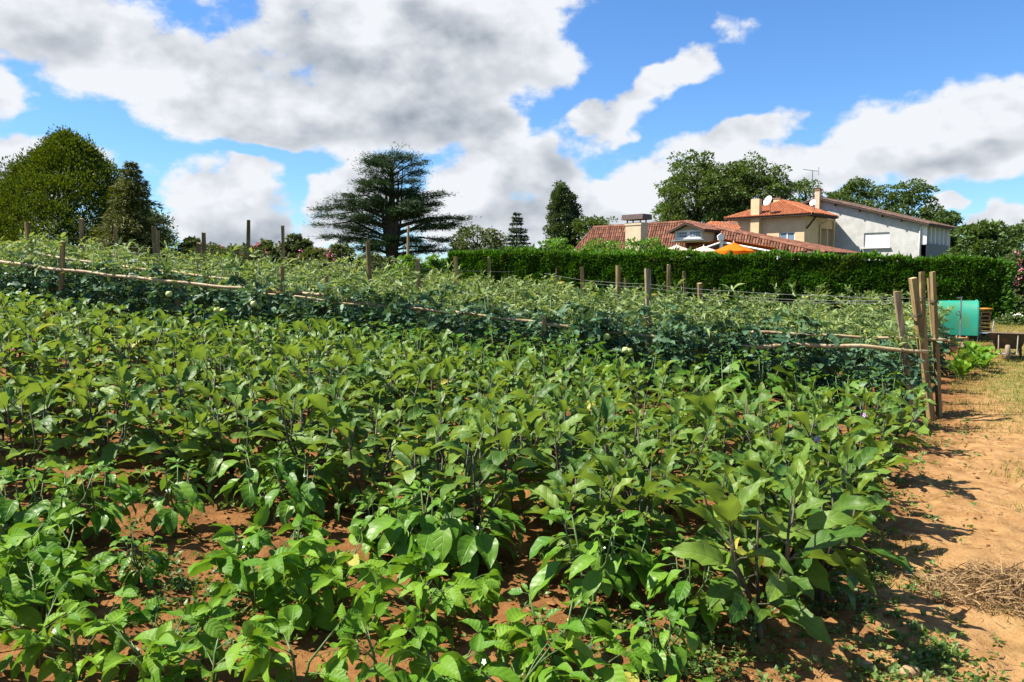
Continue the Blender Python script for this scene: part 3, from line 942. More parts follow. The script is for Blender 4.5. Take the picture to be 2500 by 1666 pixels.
def proto_tomato(h, low=True, cut=0.66):
    st = MB(); fo = MB()
    P1 = []; D1 = []; S1 = []; P2 = []; D2 = []; S2 = []
    stems = []
    for s in range(3):
        a = random.uniform(0, 6.28)
        top = Vector((math.cos(a) * random.uniform(.05, .28), math.sin(a) * random.uniform(.05, .22), h * random.uniform(.88, 1.08)))
        mid = top * 0.5 + Vector((random.uniform(-.06, .06), random.uniform(-.06, .06), 0))
        st.tube([(0, 0, -.05), mid, top], [0.010, 0.007, 0.003], 5, 0)
        stems.append((mid, top))
    nleaf = 66
    for k in range(nleaf):
        mid, top = random.choice(stems)
        t = (k + random.random()) / nleaf
        if not low: t = 0.35 + 0.65 * t
        p = (mid * (t * 2)) if t < .5 else mid.lerp(top, t * 2 - 1)
        a = random.uniform(0, 6.28)
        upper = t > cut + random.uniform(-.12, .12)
        el = random.uniform(-.5, .35) if not upper else random.uniform(-.45, 1.25)
        Lr = random.uniform(.20, .32) * (1 if t < .85 else .8)
        d = Vector((math.cos(a) * math.cos(el), math.sin(a) * math.cos(el), math.sin(el)))
        pts = []
        q = p.copy(); dd = d.copy()
        for i in range(6):
            pts.append(q.copy()); q = q + dd * (Lr / 5); dd = (dd + Vector((0, 0, -.17 if not upper else random.uniform(-.42, .12)))).normalized()
        st.tube(pts[::5] if False else [pts[0], pts[2], pts[5]], [0.003, 0.0022, 0.0015], 3, 0, False)
        side = d.cross(Vector((0, 0, 1))).normalized()
        nl = 4 if upper else 3
        for i in range(2, 6):
            q = pts[i]
            for sg in ((1, -1) if i < 5 else (0,)):
                ld = (d * (.55 if sg else 1.0) + side * sg * .85 + Vector((random.uniform(-.3, .3), random.uniform(-.3, .3), random.uniform(-.7, .35)))).normalized()
                sz = random.uniform(.06, .11) * (1.15 if sg == 0 else 1) * (1 if upper else 1.15)
                (P2 if upper else P1).append(tuple(q)); (D2 if upper else D1).append(tuple(ld)); (S2 if upper else S1).append(sz)
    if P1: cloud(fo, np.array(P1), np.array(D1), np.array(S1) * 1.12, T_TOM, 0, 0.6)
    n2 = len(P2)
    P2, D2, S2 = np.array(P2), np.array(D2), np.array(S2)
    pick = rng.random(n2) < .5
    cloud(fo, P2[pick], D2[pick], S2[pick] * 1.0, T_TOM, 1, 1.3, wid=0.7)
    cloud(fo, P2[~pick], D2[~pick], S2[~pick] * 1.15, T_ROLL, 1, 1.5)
    return st.mesh('stem', M['stem_green'], True), fo.mesh('foliage', [M['tom_low'], M['tom_high']], True)


TOM = [proto_tomato(random.uniform(1.08, 1.24)) for _ in range(8)]


TOMF = [proto_tomato(random.uniform(1.02, 1.14), cut=0.84) for _ in range(6)]


def fruit_mesh(mat):
    mb = MB()
    n = 10; prof = [(0.0, -.46), (.30, -.42), (.48, -.2), (.5, .05), (.40, .32), (.18, .42), (.03, .37)]
    V = []; 
    for r, z in prof:
        for k in range(n):
            th = 2 * PI * k / n
            rr = r * (1 + .05 * math.cos(5 * th))
            V.append((rr * math.cos(th), rr * math.sin(th), z))
    F = [[i * n + k, i * n + (k + 1) % n, (i + 1) * n + (k + 1) % n, (i + 1) * n + k] for i in range(len(prof) - 1) for k in range(n)]
    mb.add(V, F, 0)
    for k in range(5):
        a = k * 2 * PI / 5
        mb.add([(0, 0, .40), (.1 * math.cos(a - .6), .1 * math.sin(a - .6), .43), (.32 * math.cos(a), .32 * math.sin(a), .40), (.1 * math.cos(a + .6), .1 * math.sin(a + .6), .43)], [[0, 1, 2, 3]], 1)
    return mb.mesh('tomato', [mat, M['stem_green']], True)


FRUIT = [fruit_mesh(M['tomato_green']), fruit_mesh(M['tomato_pale'])]
ROWY = lambda yc, x: yc - .15 * x
TROWS = [10.0 + 1.10 * k for k in range(11)]
fruit_px = [(855, 405, 1), (735, 320, 0), (1740, 440, 0), (2140, 650, 0), (1565, 570, 0), (2070, 510, 0), (600, 640, 0), (1490, 640, 0), (880, 412, 0)]
fruits = []
for (zx, zy, m) in fruit_px: fruits.append((1200 + zx * .3825, 700 + zy * .3825, m))
fruits += [(413, 718, 1), (530, 757, 1), (800, 820, 1), (2252, 966, 0), (620, 742, 1), (545, 760, 1)]
front = []
for ri, yc in enumerate(TROWS):
    x = 10.5; j = 0
    step = 0.52 if ri < 2 else 0.74
    while x > -16:
        y = ROWY(yc, x)
        if x < edge_x(y) + (.0, .05, .05, .0, .0, .0, -.1, -.3, -.5, -.6, -.6)[ri] and x > -0.66 * y - 0.4:
            j += 1
            xx = x + random.uniform(-.08, .08); yy = y + random.uniform(-.12, .12)
            r = empty('tomato_plant', 'tomato plant, %s from the path in the %s tomato row from the front' % (ORD[j], ORD[ri + 1]), 'tomato plant', 'tomato plants in staked rows',
                      (xx, yy, G(xx, yy)), random.uniform(0, 6.28), random.uniform(.90, 1.10) * (1.0 if ri else 1.02))
            st, fo = TOM[random.randrange(8)] if ri > 1 else TOMF[random.randrange(6)]
            link('stem', st, r); tag(link('foliage', fo, r), kind='stuff')
            if ri == 0: front.append((xx, r))
        x -= step * random.uniform(.9, 1.1)
for (px, py, m) in fruits:
    d = ray(px, py); yy = 9.62 / (1 + .15 * d.x / d.y); p = at(px, py, yy)
    r = min(front, key=lambda q: abs(q[0] - p.x))[1]
    o = link('tomato', FRUIT[m], r)
    o.matrix_basis = (Matrix.Translation(r.location) @ Matrix.Rotation(r.rotation_euler.z, 4, 'Z') @ Matrix.Scale(r.scale[0], 4)).inverted() @ (Matrix.Translation(p) @ Matrix.Scale(0.085, 4))


# ------------------------------------------------------------------ stakes, canes and wires


def rowY(px, py, yc):
    d = ray(px, py)
    return yc / (1 + .15 * d.x / d.y)


def stake(top, low, wpx, yc, label, mat='wood', rnd=False, base_px=None, name='wooden_stake', group='wooden stakes of the tomato rows', foot=0.15):
    Y = rowY(top[0], top[1], yc)
    T = at(top[0], top[1], Y); B = at(low[0], low[1], Y)
    dv = (T - B).normalized()
    gzv = G(B.x, Y)
    t = (T.z - gzv + foot) / max(dv.z, .2)
    B = T - dv * t
    w = wpx / FPX * Y
    mb = MB()
    n = 9 if rnd else 4
    ph = PI / 4 + random.uniform(-.25, .25)
    side = Vector((1, 0, 0)); fr = dv.cross(side).normalized(); side = fr.cross(dv).normalized()
    lev = 9
    V = []
    asp = random.uniform(.75, 1.1)
    bend = Vector((random.uniform(-.01, .01), random.uniform(-.01, .01), 0))
    for i in range(lev):
        f = i / (lev - 1)
        c = B.lerp(T, f) + bend * math.sin(PI * f)
        for k in range(n):
            a = ph + 2 * PI * k / n
            r = w * (.46 if rnd else .56) * (1 + random.uniform(-.09, .09))
            p = c + side * (math.cos(a) * r) + fr * (math.sin(a) * r * asp)
            if i == lev - 1: p = p + dv * random.uniform(-.12, .12) * w
            V.append(tuple(p))
    F = [[i * n + k, i * n + (k + 1) % n, (i + 1) * n + (k + 1) % n, (i + 1) * n + k] for i in range(lev - 1) for k in range(n)]
    mb.add(V, F, 0)
    tp = np.array([V[(lev - 1) * n + k] for k in range(n)])
    mb.add(tp, [list(range(n))], 1)
    return tag(mb.build(name, [M[mat], M['wood_end']]), label, 'stake', group)


stake((66, 543), (72, 610), 14.5, 13.0, 'thick round-topped stake furthest left, before the big olive tree', rnd=True)
stake((154, 591), (151, 715), 11.5, 9.93, 'dark square stake in front of the left end of the long bamboo cane')
stake((199, 534), (200, 617), 10.5, 15.0, 'tall pale stake rising before the middle of the big olive tree')
stake((282, 552), (283, 610), 7, 19.0, 'thin stake in front of the lower right of the big olive tree')
stake((375, 553), (383, 660), 12, 13.0, 'leaning sunlit stake at the foot of the brown conifer')
stake((386, 564), (388, 626), 6.5, 17.5, 'thin stake close behind the leaning stake by the brown conifer')
stake((274, 623), (275, 654), 12, 10.95, 'short stub stake poking up above the second bamboo cane')
stake((497, 568), (499, 657), 10, 14.0, 'mossy stake against the clouds, right of the brown conifer')
stake((485, 594), (485, 623), 12, 17.0, 'dark stub stake just left of the mossy stake')
stake((607, 538), (605, 644), 9.5, 15.0, 'tallest thin stake standing against the white cloud')
stake((690, 552), (691, 629), 8.5, 16.0, 'dark thin stake in front of the pink-flowering shrubs')
stake((434, 684), (434, 773), 10.5, 9.93, 'dark stake in front of the long cane, second from the left end')
stake((688, 652), (685, 758), 12.5, 9.93, 'dark round stake where two bamboo canes are tied', rnd=True)
stake((534, 700), (534, 718), 6, 11.2, 'tiny stake tip under the long bamboo cane')
stake((796, 676), (796, 718), 10.5, 11.0, 'short dark stub stake among tomato tops left of centre', rnd=True)
stake((898, 591), (905, 714), 12, 12.5, 'tall round mossy stake in front of the cedar', rnd=True)
stake((1019, 633), (1022, 702), 13.5, 14.0, 'stout stake right of the cedar with a split top')
stake((1112, 627), (1115, 702), 9.5, 15.0, 'square stake before the left end of the clipped hedge')
stake((1194, 628), (1195, 661), 8.5, 18.0, 'short pale stake a little right of the hedge end')
stake((1358, 655), (1358, 673), 4.5, 20.5, 'very thin stick before the hedge under the tiled roof')
stake((1328, 772), (1326, 853), 14, 9.95, 'broad dark stub stake mid-row in the front tomato row')
stake((1421, 652), (1422, 741), 11, 15.5, 'brown stake leftmost of the group before the hedge middle')
stake((1509, 649), (1509, 731), 13.5, 15.0, 'rough round stake second in the group before the hedge', rnd=True)
stake((1581, 657), (1582, 731), 15.5, 14.5, 'broad grey stake in the group before the hedge', mat='wood_grey')
stake((1633, 646), (1632, 741), 9.5, 17.0, 'slim tall stake in the group before the hedge')
stake((1670, 663), (1673, 746), 8.5, 17.0, 'slim stake right of the tall slim one before the hedge')
stake((1708, 692), (1709, 736), 12, 17.0, 'low stake in the group before the hedge')
stake((1745, 702), (1747, 731), 7, 20.0, 'rightmost thin low stake in the group before the hedge')
stake((1526, 680), (1526, 710), 5.5, 20.0, 'thin stick behind the rough round stake')
GE = 'stakes at the path end of the tomato rows'
stake((2190, 712), (2236, 1048), 18, 9.93, 'leaning cracked grey stake at the path end of the front row', mat='wood_grey', group=GE)
stake((2228, 679), (2270, 993), 18, 10.55, 'leaning lichen-covered stake with rope round its middle', group=GE)
stake((2250, 664), (2268, 998), 13.5, 10.75, 'straight tall stake between the roped stake and the last one', group=GE)
stake((2277, 664), (2293, 998), 13, 10.95, 'tall stake closest to the path at the row end', group=GE)
stake((2267, 679), (2273, 760), 7, 11.9, 'thin stake half hidden behind the tall stake by the path', group=GE)


def cane(pts, wpx, yc, label, group='bamboo canes tied along the tomato rows', tilt=0.0):
    W = []
    for (px, py) in pts:
        W.append(at(px, py, rowY(px, py, yc)))
    r0 = wpx / FPX * W[0].y * .42
    # resample, add nodes
    tot = sum((W[i + 1] - W[i]).length for i in range(len(W) - 1))
    P = []
    for i in range(len(W) - 1):
        nseg = max(2, int((W[i + 1] - W[i]).length / .10))
        for k in range(nseg): P.append(W[i].lerp(W[i + 1], k / nseg))
    P.append(W[-1])
    nodes = MB(); mb = MB()
    ctrl = random.uniform(0, 6)
    P = [p + Vector((0, 0, .006 * math.sin(i * .8 + ctrl))) for i, p in enumerate(P)]
    R = [r0 * (1 - .2 * i / len(P)) for i in range(len(P))]
    mb.tube(P, R, 8, 0)
    o = tag(mb.build('bamboo_cane', M['bamboo'], smooth=True), label, 'bamboo cane', group)
    for i in range(2, len(P) - 1, 3):
        nb = MB(); dv = (P[i + 1] - P[i]).normalized()
        nb.tube([P[i] - dv * .006, P[i], P[i] + dv * .006], [R[i] * 1.02, R[i] * 1.13, R[i] * 1.02], 8, 0, False)
        nb.build('joint_ring', M['bamboo_node'], o, True)
    return o


cane([(-40, 633), (110, 655), (226, 667), (373, 684)], 10.5, 9.82, 'long pale bamboo cane at the left edge of the front tomato row')
cane([(365, 681), (470, 694), (600, 705), (690, 715)], 10, 9.8, 'bamboo cane between the second dark stake and the tied stake')
cane([(600, 714), (700, 721), (780, 733), (880, 745)], 7, 9.76, 'thin lower bamboo cane running under the tied stake')
cane([(640, 705), (700, 711), (790, 722), (875, 738), (965, 751)], 10.5, 9.97, 'bamboo cane in front of the cedar stake, front row')
cane([(930, 745), (1000, 753), (1138, 767)], 9, 9.97, 'bamboo cane left of centre, partly covered by tomato leaves')
cane([(1110, 763), (1183, 772), (1330, 790)], 9.5, 9.97, 'bamboo cane ending at the broad dark stub stake')
cane([(1320, 789), (1464, 808), (1625, 826)], 10, 9.97, 'bamboo cane right of the stub stake, mostly leaf-covered')
cane([(1610, 826), (1758, 841), (1850, 848)], 9.5, 9.97, 'short bamboo cane butting the thick pale cane')
cane([(1846, 847), (1960, 843), (2100, 846), (2266, 860)], 13, 9.72, 'thick pale bamboo cane at the path end of the front row')
cane([(89, 619), (180, 636), (269, 649)], 9.5, 10.85, 'upper bamboo cane of the second row at the left')
cane([(300, 652), (420, 665), (500, 675), (606, 691)], 9, 10.85, 'second-row bamboo cane in front of the mossy stake')
cane([(1831, 811), (1960, 816), (2079, 823), (2310, 829)], 9.5, 10.55, 'second-row bamboo cane behind the thick pale one')
cane([(1860, 781), (1935, 783)], 8.5, 12.0, 'short piece of bamboo showing above the second-row cane')


def wire(pts, ycs, label, r=0.0022):
    W = [at(px, py, rowY(px, py, yc)) for (px, py), yc in zip(pts, ycs)]
    P = []
    for i in range(len(W) - 1):
        for k in range(10):
            f = k / 10
            p = W[i].lerp(W[i + 1], f); p.z -= .03 * math.sin(PI * f) * (W[i + 1] - W[i]).length * .25
            P.append(p)
    P.append(W[-1])
    mb = MB(); mb.tube(P, r, 4, 0)
    return tag(mb.build('fence_wire', M['wire'], smooth=True), label, 'wire', 'wires strung between the stakes')


wire([(72, 575), (199, 583), (283, 597), (378, 605)], [13, 15, 16, 13], 'upper wire between the left stakes before the olive tree')
wire([(74, 596), (199, 603), (379, 622), (498, 626)], [13, 13.5, 13.2, 14], 'lower wire between the left stakes before the olive tree', .0025)
wire([(498, 612), (606, 617), (691, 630), (900, 652)], [14, 14.5, 15, 12.5], 'wire from the mossy stake to the cedar stake')
wire([(901, 640), (1020, 656), (1113, 660), (1260, 664)], [12.5, 14, 15, 15.5], 'wire from the cedar stake towards the hedge end')
wire([(1330, 668), (1422, 684), (1581, 694), (1800, 712), (2015, 722), (2240, 729), (2285, 735)], [16, 15.5, 14.5, 13, 12, 10.6, 10.9], 'upper wire running to the tall stakes by the path', .0028)
wire([(1422, 690), (1582, 703), (1800, 724), (2200, 735)], [15.5, 14.5, 13, 10], 'second wire running to the leaning cracked stake', .0028)
wire([(1600, 725), (1850, 735), (2255, 740)], [14, 12.5, 10.8], 'lowest wire over the tomatoes near the path', .0025)


def rope(px, py, yc, wpx, label, turns=3):
    Y = rowY(px, py, yc); c = at(px, py, Y); r = wpx / FPX * Y * .72
    P = []
    for k in range(turns * 12 + 1):
        a = 2 * PI * k / 12
        P.append(c + Vector((r * math.cos(a), r * math.sin(a) * .95, (k / 12 - turns / 2) * .014 + .004 * math.sin(a * 3))))
    mb = MB(); mb.tube(P, .005, 5, 0)
    return tag(mb.build('wire_tie', M['stem_dark'], smooth=True), label, 'tie', 'ties round the end stakes')


rope(2236, 772, 10.55, 18, 'dark rope wound round the leaning lichen-covered stake')
rope(2251, 729, 10.75, 14, 'dark wire tie round the straight tall stake', 2)
rope(2280, 736, 10.95, 13, 'dark wire tie round the stake closest to the path', 2)
for (a, b, lab) in (((2109, 969), (2127, 1075), 'leaning rusty iron rod in front of the tomato row end'), ((2133, 946), (2141, 1080), 'upright rusty iron rod in front of the tomato row end')):
    Y = rowY(a[0], a[1], 8.95 + 0.0)
    T = at(a[0], a[1], Y); B = at(b[0], b[1], Y); dv = (T - B).normalized(); B = T - dv * ((T.z - G(B.x, Y) + .1) / dv.z)
    mb = MB(); P = [B.lerp(T, k / 14) for k in range(15)]
    mb.tube(P, [.009 + .002 * (k % 2) for k in range(15)], 6, 0)
    tag(mb.build('iron_rod', M['rust']), lab, 'rod', 'rusty rods')

# ------------------------------------------------------------------ trees, hedge, shrubs


def tree_root(name, label, px, Y, cat='tree', group='trees behind the field'):
    d = ray(px, 600); x = d.x / d.y * Y
    z = float(gz0(x, Y))
    return empty(name, label, cat, group, (x, Y, z)), x, z


def zof(py, Y, px=1250):
    return at(px, py, Y).z


def deciduous(name, label, px, Y, top_py, w_px, leafmat, leaf=0.2, nclump=170, per=95, crown_lo=0.22, shape=1.0, low=None, flat=1.0, trunkr=None, sub=None, group='trees behind the field', cat='tree', tmpl=T_FOLD, clr=0.62, gaps=0.0, upright=0.0, seed=0, dome=False):
    """trunk and limbs, crown of leaf clumps spread over a rounded, uneven envelope"""
    st = random.getstate()
    random.seed(seed * 77 + int(px)); r_ = np.random.default_rng(seed * 31 + int(px))
    root, x, z0 = tree_root(name, label, px, Y, cat, group)
    H = zof(top_py, Y, px) - z0
    R = w_px / FPX * Y * .5
    tr = trunkr or H * .028
    wood = MB()
    lo = H * crown_lo
    ctr = Vector((0, 0, lo + (H - lo) * .48)); hz = (H - lo) * .5
    wood.tube([(0, 0, -.3), (tr * .3, 0, lo), (0, tr * .4, lo + (H - lo) * .55), (0, 0, H * .93)], [tr * 1.3, tr, tr * .55, tr * .12], 8, 0)
    # envelope bumps
    nb = 9
    bumps = [(rdir(1)[0], r_.uniform(-.22, .20)) for _ in range(nb)]
    P = []; Dv = []
    k = 0
    while k < nclump:
        v = r_.normal(0, 1, 3); v /= np.linalg.norm(v)
        rad = r_.uniform(.35, 1.0) ** .5
        env = 1.0
        for bd, am in bumps:
            c = max(0, float(np.dot(bd, v)) - .55) / .45
            env += am * c
        zz = v[2]
        prof = 1.0
        if shape != 1.0: prof = (1 - max(0, zz)) * (1 - shape) * -.0 + 1.0
        p = np.array([v[0] * R * env * rad, v[1] * R * env * rad, v[2] * hz * flat * env * rad])
        if shape < 1:      # pointed dome: narrower high up
            f = (p[2] / hz + 1) / 2
            q = 1 - (1 - shape) * max(0, f - .25) / .75
            p[0] *= q; p[1] *= q
        if dome:
            f = r_.uniform(0, 1) ** 1.15; a = r_.uniform(0, 2 * PI); rr = R * (1 - f ** 1.55) ** .80 * (r_.uniform(.45, 1.0) ** .5) * env
            p = np.array([math.cos(a) * rr, math.sin(a) * rr, (lo + (H - lo) * f) - ctr.z]); v = np.array([math.cos(a) * .8, math.sin(a) * .8, .5])
        k += 1
        P.append(p + np.array(ctr)); Dv.append(v)
    P = np.array(P); Dv = np.array(Dv)
    for p in P[:: max(1, nclump // 46)]:
        p = Vector(p); s = Vector((0, 0, max(lo * .8, min(H * .8, p.z - (p.xy.length) * .75 - r_.uniform(0, .1) * H))))
        mid = s.lerp(p, .5) + Vector((0, 0, .06 * H * r_.uniform(-.2, .8)))
        wood.tube([s, mid, p], [tr * .34, tr * .2, tr * .05], 5, 0)
    wood.build('trunk', M['bark'], root, True)
    cr = MB()
    cs = R * .17 * clr / .62
    for p, d in zip(P, Dv):
        n = int(per * r_.uniform(.55, 1.3))
        cs_i = cs * r_.uniform(.7, 1.35)
        o = r_.normal(0, 1, (n, 3)); ln = np.linalg.norm(o, axis=1, keepdims=True)
        o = o / ln
        flip = r_.random(n) < .72
        o[:, 2] = np.where(flip, np.abs(o[:, 2]) * .9 - .12, o[:, 2])
        o = o * (r_.uniform(.30, 1.0, (n, 1)) ** .45) * (cs_i * 1.45) * np.array([1, 1, .72 + upright * .6])
        dd = o / np.maximum(np.linalg.norm(o, axis=1, keepdims=True), 1e-6) + d * .5 + r_.normal(0, .5, (n, 3)) + np.array([0, 0, -.15 + upright])
        cloud(cr, p + o, dd, leaf * r_.uniform(.6, 1.25, n), tmpl, 0, .9)
    cr.build('crown', leafmat, root)
    random.setstate(st)
    return root


def conifer(name, label, px, Y, top_py, base_w_px, leafmat, nwh=26, droop=.25, needle=.28, sparse=1.0, lo_f=.06, bare=0.0, group='trees behind the field', seed=1, power=.9):
    r_ = np.random.default_rng(seed * 13 + int(px))
    root, x, z0 = tree_root(name, label, px, Y, 'tree', group)
    H = zof(top_py, Y, px) - z0; R = base_w_px / FPX * Y * .5
    wood = MB(); cr = MB(); tr = H * .02
    wood.tube([(0, 0, -.3), (0, 0, H * .5), (0, 0, H)], [tr * 1.3, tr * .7, .01], 7, 0)
    for i in range(nwh):
        f = (i + r_.uniform(0, .7)) / nwh
        z = H * (lo_f + (1 - lo_f) * f)
        rad = R * (1 - f) ** power * r_.uniform(.72, 1.18) + .06
        nbr = max(4, int(9 * (1 - f) + 4))
        a0 = r_.uniform(0, 6.28)
        for b in range(nbr):
            a = a0 + 2 * PI * b / nbr + r_.uniform(-.3, .3)
            rr = rad * r_.uniform(.65, 1.15)
            d = np.array([math.cos(a), math.sin(a), 0])
            tip = np.array([0, 0, z]) + d * rr + np.array([0, 0, -droop * rr + .08 * rr])
            mid = np.array([0, 0, z]) + d * rr * .55 + np.array([0, 0, -droop * rr * .25])
            wood.tube([(0, 0, z), mid, tip], [.022 * H / 8, .014 * H / 8, .005], 4, 0, False)
            n = int((26 + 60 * rr / R) * sparse)
            t = r_.uniform(.12 + bare * .4, 1.03, n)[:, None]
            c = np.where(t < .55, np.array([0, 0, z]) + (mid - np.array([0, 0, z])) * (t / .55), mid + (tip - mid) * ((t - .55) / .45))
            side = np.array([-d[1], d[0], 0])
            spread = r_.normal(0, .11 * rr + .05, n)[:, None]
            c = c + side * spread * (1.2 - t) + np.array([0, 0, 1]) * r_.normal(-.03, .05, n)[:, None] * rr
            dd = d * .7 + side * np.sign(spread) * .6 + np.array([0, 0, -.25]) + r_.normal(0, .35, (n, 3))
            cloud(cr, c, dd, needle * r_.uniform(.6, 1.2, n), T_NEEDLE, 0, .8)
    wood.build('trunk', M['bark'], root, True)
    cr.build('crown', leafmat, root)
    return root


deciduous('hornbeam_tree', 'big dense olive-green domed tree at the left edge', 172, 46, 356, 425, M['lf_hornbeam'], leaf=.15, nclump=420, per=240, crown_lo=.0, shape=1.0, clr=.42, upright=.9, dome=True, seed=3, tmpl=T_QUAD)
conifer('spruce_tree', 'sparse brownish pointed conifer beside the big olive tree', 326, 40, 390, 205, M['lf_conifer'], nwh=30, droop=.22, needle=.26, sparse=1.3, bare=.15, power=.8)


def cedar():
    r_ = np.random.default_rng(4)
    Y = 70; px0 = 957
    root, x0, z0 = tree_root('cedar_tree', 'large dark cedar with flat tiered branches on the skyline', px0, Y)
    wood = MB(); cr = MB()
    k = Y / FPX
    H = zof(362, Y, px0) - z0
    sx = lambda px: (px - px0) * k
    zz = lambda py: zof(py, Y, px0) - z0
    # several leaders
    for dx, topy, rr in ((0, 395, .36), (-14, 430, .20), (16, 440, .20), (-26, 470, .16), (26, 400, .10)):
        wood.tube([(dx * k * .15, r_.uniform(-.2, .2), -.3), (dx * k * .8, r_.uniform(-.3, .3), zz(540)), (dx * k, r_.uniform(-.5, .5), zz(topy))], [rr * 1.7, rr, rr * .3], 8, 0)
    # tiers: (tip px x, tip py, start py) from the silhouette, and more around the trunk
    tips = [(893, 392, 430), (905, 376, 425), (935, 372, 415), (985, 362, 415), (1035, 395, 430), (1025, 420, 450), (1000, 378, 420), (960, 366, 405),
            (902, 418, 470), (880, 440, 480), (1030, 452, 490), (865, 462, 500), (1040, 470, 500), (820, 490, 520), (1083, 478, 520), (1070, 500, 530), (840, 480, 510),
            (772, 512, 540), (800, 498, 525), (1075, 512, 545), (1090, 530, 555), (1135, 536, 560), (1115, 548, 570), (830, 538, 560), (790, 530, 560), (770, 552, 585), (785, 578, 595), (1110, 560, 580),
            (830, 595, 600), (850, 570, 590), (1095, 592, 605), (1060, 605, 612), (845, 615, 620), (1100, 612, 622), (880, 632, 632), (1010, 628, 630)]
    br = []
    for (tx, ty, sy) in tips:
        br.append((sx(tx), r_.uniform(-1.2, 1.2), zz(ty), zz(sy)))
    for i in range(40):
        f = r_.uniform(0, 1)
        z = H * (.12 + .84 * f)
        env = np.interp(f, [0, .25, .45, .62, .72, .8, .9, 1.0], [2.6, 3.6, 4.2, 3.6, 2.6, 1.1, 2.7, 2.0]) * r_.uniform(.55, .95)
        a = r_.uniform(0, 6.28)
        br.append((math.cos(a) * env, math.sin(a) * env, z, z - env * r_.uniform(.10, .3)))
    for (tx, ty, tz, sz) in br:
        s = np.array([tx * .02, ty * .02, max(.5, sz)]); tip = np.array([tx, ty, tz])
        ln = math.hypot(tx, ty)
        mid = s * .5 + tip * .5 + np.array([0, 0, .16 * ln * r_.uniform(.2, 1)])
        wood.tube([s, mid, tip], [.05 + .018 * ln, .03 + .010 * ln, .01], 5, 0, False)
        d = np.array([tx, ty, 0]) / max(ln, .1); side = np.array([-d[1], d[0], 0])
        npad = int(4 + ln * 2.3)
        for q in range(npad):
            t = r_.uniform(.30, 1.0)
            c = s * (1 - t) ** 2 + 2 * mid * t * (1 - t) + tip * t * t
            off = r_.normal(0, .10 * ln + .22) * (1.25 - t)
            c = c + side * off + np.array([0, 0, -abs(off) * .12 + r_.uniform(-.05, .16)])
            n = int(r_.uniform(40, 95))
            pl = r_.uniform(.22, .60)
            o = r_.normal(0, 1, (n, 3)) * np.array([pl, pl, .10])
            dd = d * .8 + side * np.sign(off) * .3 + r_.normal(0, .45, (n, 3)) + np.array([0, 0, .15])
            cloud(cr, c + o, dd, .34 * r_.uniform(.6, 1.2, n), T_NEEDLE, 0, .7, wid=.8)
    wood.build('trunk', M['bark'], root, True)
    cr.build('crown', M['lf_cedar'], root)


cedar()
deciduous('round_tree', 'low reddish-green round tree right of the cedar', 1165, 82, 552, 135, M['lf_olean'], leaf=.26, nclump=110, per=70, crown_lo=.1, seed=5)
conifer('fir_tree', 'small dark pointed fir between the cedar and the poplar', 1262, 76, 516, 92, M['lf_cedar'], nwh=17, droop=.1, needle=.34, sparse=1.3, power=.7, seed=4)
deciduous('poplar_tree', 'tall narrow poplar left of the tiled roof', 1366, 86, 444, 70, M['lf_poplar'], leaf=.22, nclump=230, per=90, crown_lo=.05, shape=.45, clr=1.0, upright=.5, seed=6)
deciduous('poplar_tree', 'slightly shorter narrow poplar touching the tall one', 1398, 87, 460, 44, M['lf_poplar'], leaf=.22, nclump=140, per=80, crown_lo=.05, shape=.5, clr=1.1, upright=.5, seed=7)
deciduous('small_tree', 'small dark tree just left of the tiled roof', 1452, 84, 526, 110, M['lf_oak'], leaf=.26, nclump=90, per=60, crown_lo=.3, seed=8)
deciduous('oak_tree', 'biggest dark oak above the tiled roof, left half', 1700, 100, 380, 215, M['lf_oak'], leaf=.30, nclump=330, per=120, crown_lo=.18, clr=.5, seed=9)
deciduous('oak_tree', 'dark oak above the beige house, right half of the big pair', 1830, 102, 378, 205, M['lf_oak'], leaf=.30, nclump=310, per=115, crown_lo=.22, clr=.48, seed=10)
deciduous('oak_tree', 'sparse tree behind the aerial on the beige house', 1965, 106, 438, 170, M['lf_oak'], leaf=.30, nclump=190, per=85, crown_lo=.2, clr=.5, seed=11)
deciduous('ash_tree', 'tree rising behind the ridge of the grey house', 2095, 100, 446, 140, M['lf_oak'], leaf=.30, nclump=200, per=90, crown_lo=.2, clr=.5, seed=12)
deciduous('ash_tree', 'loose mid-green tree behind the right end of the grey house', 2215, 96, 438, 150, M['lf_ash'], leaf=.30, nclump=220, per=90, crown_lo=.15, clr=.48, seed=13)
deciduous('ash_tree', 'broad lower tree beside the balconies of the grey house', 2275, 93, 500, 130, M['lf_ash'], leaf=.30, nclump=200, per=90, crown_lo=.05, clr=.5, seed=14)
deciduous('laurel_shrub', 'dark rounded leafy shrub above the right end of the hedge', 2400, 44, 532, 150, M['lf_ash'], leaf=.24, nclump=130, per=60, crown_lo=.05, seed=15, cat='shrub')
deciduous('small_tree', 'thin tree at the right edge behind the dark shrub', 2478, 56, 535, 110, M['lf_ash'], leaf=.20, nclump=80, per=45, crown_lo=.2, clr=.5, seed=16)


